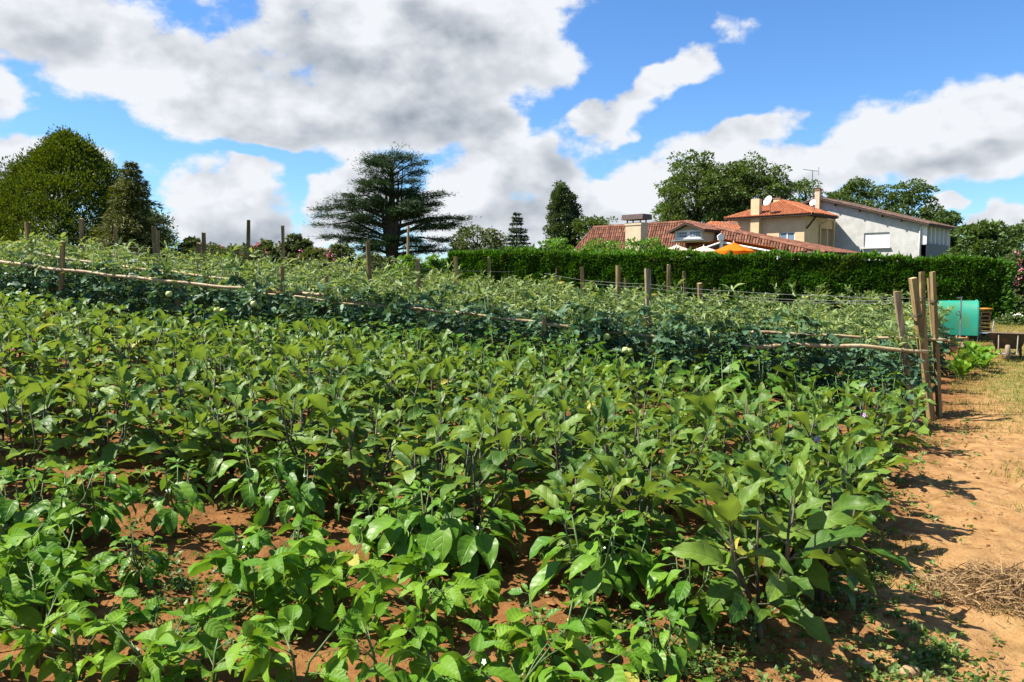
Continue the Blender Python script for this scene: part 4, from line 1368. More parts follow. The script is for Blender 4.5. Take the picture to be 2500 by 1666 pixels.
def flowering(label, px, Y, top_py, w_px, nfl, seed, leafmat='lf_olean', z_lo=.05, leaf=.16):
    r = deciduous('oleander_shrub', label, px, Y, top_py, w_px, M[leafmat], leaf=leaf, nclump=80, per=60, crown_lo=z_lo, seed=seed, cat='shrub', group='oleander shrubs')
    r_ = np.random.default_rng(seed)
    z0 = r.location.z; H = zof(top_py, Y, px) - z0; R = w_px / FPX * Y * .5
    mb = MB()
    for i in range(nfl):
        v = r_.normal(0, 1, 3); v /= np.linalg.norm(v); v[1] = -abs(v[1])
        c = np.array([v[0] * R * .95, v[1] * R * .95, H * .52 + v[2] * H * .42])
        n = 9
        cloud(mb, c + r_.normal(0, .05, (n, 3)), r_.normal(0, 1, (n, 3)) + v, .085, T_FOLD, 0, 1)
    if nfl: tag(mb.build('blossom', M['pink'], r), kind='stuff')
    return r


if True:
    flowering('low pink-flowering shrub right of the tallest thin stake', 640, 36, 592, 95, 26, 21)
    flowering('rounded shrub behind the dark thin stake', 715, 38, 576, 92, 6, 22)
    flowering('pink-flowering shrub left of the cedar', 822, 36, 598, 70, 42, 23)
    flowering('low green shrub between the two pink ones', 770, 37, 604, 90, 8, 24)
    flowering('low shrub on the skyline right of the brown conifer', 545, 38, 598, 120, 4, 25)
    flowering('small shrub behind the mossy stake', 470, 40, 583, 70, 0, 27)
    flowering('low dark shrub beneath the cedar', 915, 36, 628, 130, 0, 28)
    flowering('bright pink oleander at the right edge beside the hedge end', 2492, 26.5, 612, 95, 75, 26)
deciduous('yellow_shrub', 'yellow-green shrub under the cedar, left of the hedge', 1000, 33, 622, 80, M['lf_bright'], leaf=.13, nclump=70, per=45, crown_lo=.02, seed=31, cat='shrub', group='shrubs left of the hedge')
deciduous('yellow_shrub', 'bright shrub against the left end of the hedge', 1065, 34, 625, 80, M['lf_bright'], leaf=.13, nclump=70, per=45, crown_lo=.02, seed=32, cat='shrub', group='shrubs left of the hedge')
deciduous('vine_shrub', 'bright climbing shrub below the dormer, above the hedge', 1585, 52, 578, 110, M['lf_bright'], leaf=.2, nclump=90, per=50, crown_lo=.02, seed=33, cat='shrub', group='shrubs behind the hedge')
deciduous('vine_shrub', 'low climbing shrub left of the dormer, above the hedge', 1475, 54, 590, 120, M['lf_bright'], leaf=.2, nclump=80, per=50, crown_lo=.02, seed=34, cat='shrub', group='shrubs behind the hedge')
deciduous('vine_shrub', 'bright shrub at the foot of the poplars above the hedge', 1350, 50, 588, 110, M['lf_bright'], leaf=.2, nclump=80, per=50, crown_lo=.02, seed=36, cat='shrub', group='shrubs behind the hedge')
deciduous('box_shrub', 'clipped dark shrub under the pink oleander at the right edge', 2492, 25.5, 722, 90, M['lf_ash'], leaf=.09, nclump=90, per=60, crown_lo=.0, seed=35, cat='shrub')


def hedge():
    A = at(2440, 618, 24.0); B = at(1118, 604, 32.0)
    r_ = np.random.default_rng(8)
    a = Vector((A.x, A.y, 0)); b = Vector((B.x, B.y, 0))
    ln = (b - a).length; e = (b - a).normalized(); nrm = Vector((e.y, -e.x, 0))
    if nrm.y > 0: nrm = -nrm
    th = .75
    root = empty('clipped_hedge', 'long clipped conifer hedge in front of the houses', 'hedge', None, (0, 0, 0))
    A.z -= .20; B.z -= .20
    topz = lambda f: A.z * (1 - f) + B.z * f
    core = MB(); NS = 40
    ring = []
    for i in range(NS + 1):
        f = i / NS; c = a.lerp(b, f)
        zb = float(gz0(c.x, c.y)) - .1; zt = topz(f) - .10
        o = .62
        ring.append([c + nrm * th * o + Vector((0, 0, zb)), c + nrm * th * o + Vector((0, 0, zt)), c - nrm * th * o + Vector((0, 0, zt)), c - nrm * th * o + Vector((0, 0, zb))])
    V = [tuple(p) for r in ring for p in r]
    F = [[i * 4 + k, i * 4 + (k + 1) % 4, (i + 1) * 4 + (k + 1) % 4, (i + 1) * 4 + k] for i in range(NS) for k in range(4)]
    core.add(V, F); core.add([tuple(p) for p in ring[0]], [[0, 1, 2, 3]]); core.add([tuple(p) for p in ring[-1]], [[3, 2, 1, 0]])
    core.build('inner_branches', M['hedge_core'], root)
    mb = MB()
    E = np.array(e); Nn = np.array(nrm)

    def put(n, f, off, hz, outdir, size, spread):
        c = np.array(a)[None] + E[None] * (f * ln)[:, None] + Nn[None] * off[:, None]
        zb = gz0(c[:, 0], c[:, 1]); zt = A.z * (1 - f) + B.z * f
        zt = zt + vnoise(f * ln * .45 + 9, f * 0) * .09 + vnoise(f * ln * 1.6, f * 0 + 4) * .04
        c[:, 2] = zb + hz * (zt - zb)
        # clipped face with shallow hollows
        bump = vnoise(f * ln * .9, hz * 2.4 + 3) * .22 + vnoise(f * ln * 3.3, hz * 7) * .16 + vnoise(f * ln * 7.3, hz * 15) * .08
        c = c + outdir * bump[:, None]
        dd = outdir + np.array([0, 0, .55]) + r_.normal(0, spread, (n, 3))
        cloud(mb, c, dd, size * r_.uniform(.6, 1.3, n), T_QUAD, 0, 1.0, wid=.85)
    n = 42000
    f = r_.uniform(0, 1, n)
    put(n, f, np.full(n, th * .93), r_.uniform(0, .985, n), np.tile(Nn, (n, 1)), .13, .55)
    n = 21000
    put(n, r_.uniform(-.002, 1.002, n), r_.uniform(-th, th * .98, n), np.full(n, .975) + r_.normal(0, .01, n), np.tile(np.array([0, 0, 1.]), (n, 1)), .13, .5)
    n = 3500   # right end and left end
    put(n, np.full(n, -.012) + r_.normal(0, .003, n), r_.uniform(-th, th, n), r_.uniform(0, .98, n), np.tile(-E, (n, 1)), .13, .55)
    put(n, np.full(n, 1.003), r_.uniform(-th, th, n), r_.uniform(0, .98, n), np.tile(E, (n, 1)), .13, .55)
    n = 140   # stray shoots above the cut
    put(n, r_.uniform(0, 1, n), r_.uniform(-th, th, n), np.full(n, 1.01), np.tile(np.array([0, 0, 1.]), (n, 1)), .22, .3)
    tag(mb.build('foliage', M['hedge_leaf'], root), kind='stuff')
    mb = MB(); n = 9000
    put(n, r_.uniform(-.002, 1.002, n), r_.uniform(-th, th, n), np.full(n, .985) + r_.normal(0, .012, n), np.tile(np.array([0, 0, 1.]), (n, 1)), .105, .45)
    tag(mb.build('sunlit_shoots', M['hedge_lit_top'], root), kind='stuff')  # top fringe coloured brighter for the sun falling on it


hedge()

# ------------------------------------------------------------------ houses
M['plaster_grey'] = plain('grey_render', (0.46, 0.46, 0.445), (0.38, 0.38, 0.365), 1.5, 0.9, 0.2, detail=7)
M['plaster_beige'] = plain('beige_render', (0.60, 0.44, 0.26), (0.53, 0.385, 0.225), 1.3, 0.9, 0.2, detail=7)
M['plaster_cream'] = plain('cream_render', (0.54, 0.43, 0.31), (0.46, 0.355, 0.25), 2.5, 0.9, 0.2)
M['white'] = plain('white_paint', (0.66, 0.66, 0.66), (0.60, 0.60, 0.60), 5, 0.5, 0.4)
M['tile_old'] = foliage('old_clay_tile', (0.095, 0.038, 0.023), (0.235, 0.105, 0.066), trans=0.0, rough=0.85, spec=0.2, rand='island')
M['tile_dark'] = foliage('dark_brown_tile', (0.085, 0.055, 0.042), (0.15, 0.095, 0.07), trans=0.0, rough=0.85, spec=0.2, rand='island')
M['tile_new'] = foliage('orange_clay_tile', (0.27, 0.082, 0.032), (0.36, 0.135, 0.062), trans=0.0, rough=0.85, spec=0.2, rand='island')
M['roof_under'] = plain('roof_boarding', (0.13, 0.07, 0.045), (0.09, 0.05, 0.035), 3, 0.9)
M['eave'] = plain('dark_brown_eaves', (0.055, 0.038, 0.03), (0.035, 0.025, 0.02), 4, 0.8)
M['cap_metal'] = plain('brown_metal_cowl', (0.085, 0.055, 0.045), (0.06, 0.042, 0.036), 5, 0.5, 0.4, 0.3)
M['zinc'] = plain('zinc_flashing', (0.35, 0.38, 0.40), (0.28, 0.30, 0.32), 4, 0.4, 0.5, 0.7)
M['glass'] = plain('window_glass', (0.16, 0.24, 0.32), (0.10, 0.15, 0.20), 0.8, 0.08, 0.8)
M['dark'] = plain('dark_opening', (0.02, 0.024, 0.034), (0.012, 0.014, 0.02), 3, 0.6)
M['navy'] = plain('dark_navy_panel', (0.018, 0.024, 0.045), (0.012, 0.016, 0.03), 3, 0.5)
M['pipe'] = plain('beige_pipe', (0.60, 0.44, 0.27), (0.52, 0.38, 0.23), 4, 0.5)
M['canopy_rust'] = foliage('rust_awning_cloth', (0.34, 0.095, 0.025), (0.38, 0.11, 0.03), trans=0.25, rough=0.8, spec=0.1, rand='object', tcol=(1.2, .8, .5))
M['cloth_orange'] = foliage('orange_parasol_cloth', (0.74, 0.165, 0.008), (0.76, 0.18, 0.01), trans=0.3, rough=0.8, spec=0.1, rand='object', tcol=(1.2, .9, .5))
M['cloth_cream'] = foliage('cream_parasol_cloth', (0.70, 0.54, 0.40), (0.72, 0.56, 0.42), trans=0.25, rough=0.8, spec=0.1, rand='object', tcol=(1.1, 1, .8))
M['dish'] = plain('pale_dish_metal', (0.55, 0.55, 0.54), (0.48, 0.48, 0.47), 4, 0.5, 0.4, 0.2)
M['aerial'] = plain('aerial_metal', (0.30, 0.30, 0.31), (0.22, 0.22, 0.22), 4, 0.4, 0.5, 0.6)
M['brick_red'] = plain('chimney_brick', (0.30, 0.15, 0.09), (0.22, 0.11, 0.07), 9, 0.9)

RD = Vector((.72, -.694, 0)).normalized(); BD = Vector((.694, .72, 0)).normalized(); UP = Vector((0, 0, 1))


def wall_hole(mb, P0, s0, s1, zb, top, holes, depth=.18, mat=0, U=None, Nb=None):
    """wall sheet in the plane P0 + U*s + z with rectangular openings; top(s) gives its upper edge"""
    U = U or RD; Nb = Nb or BD
    ss = sorted({s0, s1} | {h[0] for h in holes} | {h[1] for h in holes})
    pt = lambda s, z, d=0.0: tuple(Vector((P0.x, P0.y, 0)) + U * s + Nb * d + UP * z)
    for i in range(len(ss) - 1):
        a, b = ss[i], ss[i + 1]; mid = (a + b) / 2
        hs = [h for h in holes if h[0] <= mid <= h[1]]
        z = zb
        for h in sorted(hs, key=lambda q: q[2]):
            mb.add([pt(a, z), pt(b, z), pt(b, h[2]), pt(a, h[2])], [[0, 1, 2, 3]], mat); z = h[3]
        mb.add([pt(a, z), pt(b, z), pt(b, top(b)), pt(a, top(a))], [[0, 1, 2, 3]], mat)
    for (a, b, z0, z1) in holes:
        for (p, q) in (((a, z0), (b, z0)), ((b, z0), (b, z1)), ((b, z1), (a, z1)), ((a, z1), (a, z0))):
            mb.add([pt(*p), pt(*q), pt(*q, depth), pt(*p, depth)], [[0, 1, 2, 3]], mat)


def par(P, P0, U):
    return (P - P0).dot(U)


def tile_sheet(mb, poly, up_dir, across, w=.25, l=.42, mat=0, lift=.035):
    """barrel tiles in courses over a plane polygon; up_dir runs up the slope"""
    P0 = Vector(poly[0]); u = Vector(across).normalized(); v = Vector(up_dir)
    v = (v - u * v.dot(u)).normalized(); n = u.cross(v).normalized()
    if n.z < 0: n = -n
    q = [((Vector(p) - P0).dot(u), (Vector(p) - P0).dot(v)) for p in poly]
    us = [a for a, _ in q]; vv = [b for _, b in q]

    def inside(x, y):
        c = False; j = len(q) - 1
        for i in range(len(q)):
            if (q[i][1] > y) != (q[j][1] > y) and x < (q[j][0] - q[i][0]) * (y - q[i][1]) / (q[j][1] - q[i][1]) + q[i][0]: c = not c
            j = i
        return c
    y = min(vv); row = 0
    while y < max(vv):
        x = min(us)
        while x < max(us):
            if inside(x + w / 2, y + l / 2):
                V = []
                jx = random.uniform(-.012, .012); jz = random.uniform(0, .012)
                for (yy, dz, sc_) in ((y - .05, .022, 1.0), (y + l, 0.0, .86)):
                    for k in range(5):
                        a = PI * k / 4
                        p = P0 + u * (x + w / 2 + jx - math.cos(a) * w * .5 * sc_) + v * yy + n * (lift * .2 + dz + jz + math.sin(a) * w * .34)
                        V.append(tuple(p))
                mb.add(V, [[0, 1, 6, 5], [1, 2, 7, 6], [2, 3, 8, 7], [3, 4, 9, 8], [0, 4, 3, 1] if False else [4, 3, 1, 0]], mat)
            x += w
        y += l; row += 1


def ridge_tiles(mb, A, B, r=.15, mat=0):
    n = max(2, int((B - A).length / .4))
    for i in range(n):
        p = A.lerp(B, i / n); q = A.lerp(B, (i + 1.08) / n)
        mb.tube([p, q], [r, r * .86], 7, mat, False)


def face(mb, pts, mat=0):
    mb.add([tuple(p) for p in pts], [list(range(len(pts)))], mat)


# ---- grey house --------------------------------------------------------
G0 = at(2248, 622, 75.0); G0.z = 0
zg = 1.0
house = empty('grey_house', 'grey rendered house with white roller shutter and a long sloping roof', 'house', None, (0, 0, 0))
gtop = lambda px, py: hit(px, py, G0, RD)
pR = gtop(2248, 549); pT = gtop(1999, 489)
sT = par(pT, G0, RD); zR = pR.z; zT = pT.z
sL = sT - 5.0; zL = zT - 5.0 * (zT - zR) / abs(sT) * 1.15
topf = lambda s: np.interp(s, [sL, sT, 0], [zL, zT, zR]).item()
w0 = gtop(1760 + .238 * 1468, 400 + .238 * 712); w1 = gtop(1760 + .238 * 1728, 400 + .238 * 855)
ws0, ws1, wz1, wz0 = par(w0, G0, RD), par(w1, G0, RD), w0.z, w1.z
mb = MB()
wall_hole(mb, G0, sL, sT, zg, topf, [])
wall_hole(mb, G0, sT, 0.0, zg, topf, [(ws0, ws1, wz0, wz1)])
DG = 9.0
face(mb, [G0 + UP * zg + BD * 2.0, G0 + BD * DG + UP * zg, G0 + BD * DG + UP * zR, G0 + BD * 2.0 + UP * zR])
face(mb, [G0 + RD * sL + UP * zg + BD * DG, G0 + RD * sL + UP * zg, G0 + RD * sL + UP * zL, G0 + RD * sL + UP * zL + BD * DG])
face(mb, [G0 + RD * sL + BD * DG + UP * zg, G0 + RD * sL + BD * DG + UP * zL, G0 + RD * sT + BD * DG + UP * zT, G0 + BD * DG + UP * zR, G0 + BD * DG + UP * zg])
mb.build('wall', M['plaster_grey'], house)
# roof slabs with overhang
ov = .55
for (sa, za, sb, zb_) in ((sT, zT, .75, zR - .75 * (zT - zR) / abs(sT)), (sT, zT, sL - .5, zL - .5 * 1.15 * (zT - zR) / abs(sT))):
    m2 = MB()
    a = G0 + RD * sa + UP * (za + .05) - BD * ov; b = G0 + RD * sb + UP * (zb_ + .05) - BD * ov
    m2.prism([a, b, b + UP * .17, a + UP * .17], BD * (DG + 1.0))
    rf = m2.build('roof', M['eave'], house)
    m3 = MB(); q = [b + UP * .19, a + UP * .19, a + UP * .19 + BD * (DG + 1), b + UP * .19 + BD * (DG + 1)]
    tile_sheet(m3, q, a - b, BD, .3, .5)
    tag(m3.build('roof_tiles', M['tile_dark'], rf), kind='stuff')
for pxr in (1178, 1430, 1662, 1860):
    p = gtop(1760 + .238 * pxr, 500); s = par(p, G0, RD); z = topf(s)
    m2 = MB(); m2.box(G0 + RD * s + UP * (z - .08) - BD * .25, RD * .07, BD * .26, UP * .09)
    m2.build('rafter_end', M['eave'], house)
sh = MB()
nsl = 14
for i in range(nsl):
    z = wz0 + (wz1 - wz0) * (i + .5) / nsl
    sl = MB(); sl.box(G0 + RD * ((ws0 + ws1) / 2) + UP * z + BD * .12, RD * (abs(ws1 - ws0) / 2 - .01), BD * .012, UP * ((wz1 - wz0) / nsl * .46))
    if i == 0: shutter = sl.build('roller_shutter', M['white'], house)
    else: sl.build('slat', M['white'], shutter)
m2 = MB(); m2.box(G0 + RD * ((ws0 + ws1) / 2) + UP * (wz0 - .04) - BD * .08, RD * (abs(ws1 - ws0) / 2 + .12), BD * .12, UP * .05)
m2.build('window_sill', M['white'], house)
m2 = MB(); c = G0 + RD * -.12 - BD * .08
m2.tube([c + UP * zg, c + UP * (zR - .5), c + RD * .1 + UP * (zR - .25), c + RD * .5 + UP * (zR - .12)], .065, 8)
m2.build('downpipe', M['white'], house, True)
# balcony side
SB = 6.6
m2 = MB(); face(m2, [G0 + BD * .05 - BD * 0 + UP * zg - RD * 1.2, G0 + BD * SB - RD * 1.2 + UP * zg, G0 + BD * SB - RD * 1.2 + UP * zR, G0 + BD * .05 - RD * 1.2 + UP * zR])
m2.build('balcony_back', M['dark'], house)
zm = hit(2252, 595, G0, BD).z
m2 = MB(); m2.box(G0 + BD * (SB / 2 + .1) + RD * .45 + UP * (zg + (zm - zg) / 2), RD * .06, BD * (SB / 2), UP * ((zm - zg) / 2))
m2.build('balcony_parapet', M['navy'], house)
for i in range(6):
    m2 = MB(); d = .12 + (SB - .1) * i / 5
    m2.box(G0 + BD * d + RD * .02 + UP * ((zm + zR) / 2), RD * .42, BD * .06, UP * ((zR - zm) / 2 + .1))
    m2.build('balcony_divider', M['white'], house)

# ---- beige house -------------------------------------------------------
Pj = hit(2037, 560, G0, RD); Pj.z = 0
u_ = ray(1964, 560); k_ = u_.x / u_.y
Lb = (Pj.x - k_ * Pj.y) / (BD.x - k_ * BD.y)
Y0 = Pj - BD * Lb
bh = empty('beige_house', 'beige two-storey house with a bright orange hipped roof and tall chimney', 'house', None, (0, 0, 0))
yt = lambda px, py, d=0.0: hit(px, py, Y0 + BD * d, RD)
sYl = par(yt(1787, 560), Y0, RD)
zE = yt(1960, 527).z
win0 = yt(1760 + .238 * 597, 400 + .238 * 705); win1 = yt(1760 + .238 * 757, 400 + .238 * 800)
ya, yb_, yz1, yz0 = par(win0, Y0, RD), par(win1, Y0, RD), win0.z, win0.z - 1.25
mb = MB()
wall_hole(mb, Y0, sYl, 0, zg, lambda s: zE, [(ya, yb_, yz0, yz1)], .14)
# loggia openings on the shaded side
lo0 = hit(1760 + .238 * 1030, 560, Y0, BD); lo1 = hit(1760 + .238 * 1148, 560, Y0, BD)
la, lb = par(lo0, Y0, BD), par(lo1, Y0, BD)
lz1 = hit(1760 + .238 * 1085, 400 + .238 * 668, Y0, BD).z; lz0 = zg + 1.6
lm = la + (lb - la) * .56
wall_hole(mb, Y0, 0, Lb, zg, lambda s: zE, [(la, lm - .12, lz0, lz1), (lm + .12, lb, lz0, lz1)], .7, U=BD, Nb=-RD)
face(mb, [Y0 + RD * sYl + UP * zg + BD * 9, Y0 + RD * sYl + UP * zg, Y0 + RD * sYl + UP * zE, Y0 + RD * sYl + UP * zE + BD * 9])
mb.build('wall', M['plaster_beige'], bh)
wf = MB()
cw = Y0 + RD * ((ya + yb_) / 2) + BD * .1; hw = (yb_ - ya) / 2; hh = (yz1 - yz0) / 2; cz = UP * ((yz0 + yz1) / 2)
for s, zz_, a, b in ((-hw + .05, 0, .05, hh), (hw - .05, 0, .05, hh), (0, 0, .06, hh)): wf.box(cw + cz + RD * s, RD * a, BD * .03, UP * b)
for zz_ in (-hh + .05, hh - .05): wf.box(cw + cz + UP * zz_, RD * (hw - .1), BD * .028, UP * .05)
wfo = wf.build('window', M['white'], bh)
for s in (-hw / 2, hw / 2):
    g = MB(); g.box(cw + cz + RD * s + BD * .015, RD * (hw / 2 - .06), BD * .006, UP * (hh - .1)); g.build('pane', M['glass'], wfo)
for (a, b) in ((la, lm - .12), (lm + .12, lb)):
    g = MB(); c = Y0 + BD * ((a + b) / 2) - RD * .62
    g.box(c + UP * ((lz0 + .9 + lz1) / 2), BD * ((b - a) / 2 + .02), RD * .03, UP * ((lz1 - lz0 - .9) / 2)); g.build('loggia_door', M['white'], bh)
    g = MB(); g.box(Y0 + BD * ((a + b) / 2) - RD * .1 + UP * (lz0 + .45), BD * ((b - a) / 2), RD * .02, UP * .45); g.build('loggia_railing', M['navy'], bh)
m2 = MB(); c = Y0 + RD * .1 + BD * (la - .5)
m2.tube([c + UP * zg, c + UP * (zE - .9), c + UP * (zE - .6) + RD * .15, c + UP * (zE - .35) + RD * .7], .09, 8); m2.build('downpipe', M['pipe'], bh, True)
m2 = MB(); m2.box(Y0 + RD * .09 + BD * (Lb - .35) + UP * ((zg + zE) / 2), RD * .09, BD * .12, UP * ((zE - zg) / 2)); m2.build('downpipe', M['pipe'], bh)
m2 = MB(); m2.tube([Y0 + RD * .1 + BD * .25 + UP * (zE - 1.2), Y0 + RD * .95 + BD * .4 + UP * (zE - .05)], .09, 4); m2.build('eave_bracket', M['eave'], bh)
# hipped roof
zEv = zE + .12; oe = .75
A_ = Y0 + RD * (oe + .35) - BD * oe + UP * zEv; B_ = Y0 + RD * (sYl - .5) - BD * oe + UP * zEv
Cc = A_ + BD * (Lb - 1.0); D_ = B_ + BD * (Lb + .5)
ap = yt(1912, 490, 4.0)
ap2 = ap + BD * 3.5
rf = MB(); face(rf, [B_, A_, ap]); face(rf, [A_, Cc, ap2, ap]); face(rf, [B_, ap, ap2, D_]); face(rf, [Cc, D_, ap2])
for p, q in ((B_, A_), (A_, Cc)):
    rf.prism([p - UP * .02, q - UP * .02, q - UP * .16, p - UP * .16], (BD if p is B_ else -RD) * .1, 1)
face(rf, [B_ - UP * .1, A_ - UP * .1, Y0 + UP * (zE + .02), Y0 + RD * sYl + UP * (zE + .02)], 1)
face(rf, [A_ - UP * .1, Cc - UP * .1, Y0 + BD * Lb + UP * (zE + .02), Y0 + UP * (zE + .02)], 1)
rfo = rf.build('roof', [M['roof_under'], M['eave']], bh)
tl = MB()
tile_sheet(tl, [B_, A_, ap], ap - (A_ + B_) / 2, RD, .27, .36)
tile_sheet(tl, [A_, Cc, ap2, ap], ap - (A_ + Cc) / 2, BD, .27, .36)
tile_sheet(tl, [D_, B_, ap, ap2], ap - (B_ + D_) / 2, BD, .27, .36)
ridge_tiles(tl, A_, ap, .13); ridge_tiles(tl, B_, ap, .13); ridge_tiles(tl, ap, ap2, .13)
tag(tl.build('roof_tiles', M['tile_new'], rfo), kind='stuff')


def chimney(parent, p0, p1, plane, dep, mat, cap=None, zb=None, name='chimney'):
    a = hit(p0[0], p0[1], plane, RD); b = hit(p1[0], p1[1], plane, RD)
    w = abs(par(b, a, RD)); c = Vector(((a.x + b.x) / 2, (a.y + b.y) / 2, 0)) + BD * dep / 2
    z1 = a.z; z0 = b.z if zb is None else zb
    m2 = MB(); m2.box(c + UP * ((z0 + z1) / 2), RD * (w / 2), BD * (dep / 2), UP * ((z1 - z0) / 2))
    o = m2.build(name, M[mat], parent)
    if cap == 'slab':
        m3 = MB()
        m3.box(c + UP * (z1 + .06), RD * (w / 2 + .05), BD * (dep / 2 + .05), UP * .055)
        m3.build('chimney_band', M['brick_red'], o)
        for sg in (-1, 1):
            m4 = MB(); m4.box(c + UP * (z1 + .2) + RD * sg * w * .22, RD * .1, BD * .1, UP * .09); m4.build('chimney_pot', M['eave'], o)
    return o, c, w, z1


chimney(bh, (1833.5, 487), (1852, 577), Y0 - BD * .55, .55, 'plaster_beige', zb=zg)
chimney(bh, (1888, 487), (1904, 500), Y0 + BD * 8, .8, 'plaster_beige', 'slab', zb=zE)
chimney(house, (1989.5, 466), (2000, 507), G0 - BD * .6, .6, 'plaster_cream', 'slab', zb=zg)

# ---- low tiled house ---------------------------------------------------
lh = empty('low_house', 'low long house with an old barrel-tiled roof and a dormer', 'house', None, (0, 0, 0))
RR = at(1683, 541, 70.0)
RL = hit(1451, 557, RR, RD); RL.z = RR.z = (RL.z + RR.z) / 2
FR = at(2014, 616, 60.5)
nrmf = (RR - RL).cross(FR - RL).normalized()


def onfront(px, py):
    d = ray(px, py); t = (RL - CAM).dot(nrmf) / d.dot(nrmf)
    return CAM + d * t


FL = onfront(1372, 648)
BLk = FL + BD * 13; BRk = FR + BD * 9
rf = MB(); face(rf, [FL, FR, RR, RL]); face(rf, [FR, BRk, RR]); face(rf, [BLk, FL, RL]); face(rf, [BRk, BLk, RL, RR])
rf.prism([FL - UP * .03, FR - UP * .03, FR - UP * .16, FL - UP * .16], BD * .12, 1)
rf.prism([FR - UP * .03, BRk - UP * .03, BRk - UP * .16, FR - UP * .16], -RD * .12, 1)
rfo = rf.build('roof', [M['roof_under'], M['eave']], lh)
tl = MB()
tile_sheet(tl, [FL, FR, RR, RL], RR - FR, (RR - RL), .26, .40)
tile_sheet(tl, [FR, BRk, RR], RR - (FR + BRk) / 2, BRk - FR, .26, .40)
tile_sheet(tl, [BLk, FL, RL], RL - (BLk + FL) / 2, FL - BLk, .26, .40)
ridge_tiles(tl, RL, RR, .15); ridge_tiles(tl, RR, FR, .16); ridge_tiles(tl, RL, FL, .15)
tag(tl.build('roof_tiles', M['tile_old'], rfo), kind='stuff')
m2 = MB()
ci = Vector(((FL.x + FR.x) / 2, (FL.y + FR.y) / 2, 0)); zw = min(FL.z, FR.z)
fl = Vector((FL.x, FL.y, 0)) + BD * .8 + RD * .8; fr_ = Vector((FR.x, FR.y, 0)) + BD * 1.0 - RD * .8
m2.prism([fl + UP * .5, fr_ + UP * .5, fr_ + BD * 7.5 + UP * .5, fl + BD * 11 + UP * .5], UP * (zw - .7)); m2.build('wall', M['plaster_cream'], lh)
o, c, w, z1 = chimney(lh, (1527, 545), (1564, 592), at(1545, 570, 65.5), 1.0, 'plaster_cream', zb=3.0)
m2 = MB(); m2.box(c + UP * (z1 - .12), RD * (w / 2 + .05), BD * .55, UP * .09); m2.build('chimney_band', M['plaster_cream'], o)
for sg in (-1, 1):
    for sd in (-1, 1):
        m3 = MB(); m3.box(c + UP * (z1 + .12) + RD * sg * w * .42 + BD * sd * .4, RD * .04, BD * .04, UP * .13); m3.build('cowl_leg', M['cap_metal'], o)
m2 = MB(); zc = z1 + .24
e0 = c - RD * (w / 2 + .28); e1 = c + RD * (w / 2 + .28)
m2.prism([e0 - BD * .7 + UP * zc, e0 - BD * .62 + UP * (zc + .42), e0 + BD * .62 + UP * (zc + .42), e0 + BD * .7 + UP * zc], e1 - e0); m2.build('chimney_cowl', M['cap_metal'], o)
# dormer
DP = at(1683, 565, 67.2); DP.z = 0
dp = lambda px, py: hit(px, py, DP, RD)
q = [dp(1647, 592), dp(1717, 590), dp(1717, 557.5), dp(1682, 548), dp(1647, 560.5)]
zsm = (q[2].z + q[4].z) / 2; q[2].z = q[4].z = zsm
m2 = MB(); m2.prism(q, BD * 3.2); dorm = m2.build('dormer', M['plaster_cream'], lh)
apx = dp(1681, 545)
for sg, side in ((-1, 1640), (1, 1727)):
    b = dp(side, 562); b.z = zsm - .18
    m3 = MB(); m3.prism([apx - BD * .5, b - BD * .5, b - BD * .5 - UP * .14, apx - BD * .5 - UP * .16], BD * 3.4); m3.build('dormer_eave', M['eave'], dorm)
    t3 = MB(); q4 = [b - BD * .5 + UP * .02, apx - BD * .5 + UP * .02, apx + BD * 3 + UP * .02, b + BD * 3 + UP * .02]
    tile_sheet(t3, q4, apx - b, BD, .26, .4); tag(t3.build('dormer_tiles', M['tile_old'], dorm), kind='stuff')
wa = dp(1649, 562); wb = dp(1714, 580)
ws, we = par(wa, DP, RD), par(wb, DP, RD); wz1_, wz0_ = zsm - .12, zsm - .86
cw = DP - BD * .05
fw = MB(); fw.box(cw + RD * ((ws + we) / 2) + UP * ((wz0_ + wz1_) / 2), RD * ((we - ws) / 2), BD * .04, UP * ((wz1_ - wz0_) / 2))
fwo = fw.build('window', M['white'], dorm)
for half in (0, 1):
    for i in range(4):
        for jx in range(2):
            g = MB(); wdt = (we - ws - .5) / 8
            s = ws + .15 + half * ((we - ws) / 2) + wdt * (i + .5) + .03 * half
            g.box(cw + RD * s + UP * (wz0_ + .15 + (wz1_ - wz0_ - .28) * (jx + .5) / 2) - BD * .045, RD * (wdt / 2 - .022), BD * .006, UP * ((wz1_ - wz0_ - .28) / 4 - .025))
            g.build('window_pane', M['glass'], dorm)
m2 = MB(); m2.box(cw + RD * ((ws + we) / 2) + UP * (wz0_ - .08) - BD * .05, RD * ((we - ws) / 2 + .25), BD * .12, UP * .05); m2.build('flashing', M['zinc'], dorm)
# a second, redder roof behind it
rb = MB(); a = at(1735, 541, 76); b = at(1800, 541, 76); c2 = at(1812, 568, 73); d2 = at(1700, 562, 73)
face(rb, [d2, c2, b, a]); rbo = rb.build('rear_roof', M['roof_under'], lh)
tl = MB(); tile_sheet(tl, [d2, c2, b, a], a - d2, c2 - d2, .26, .38); tag(tl.build('rear_roof_tiles', M['tile_new'], rbo), kind='stuff')

# ---- aerial and dishes -------------------------------------------------


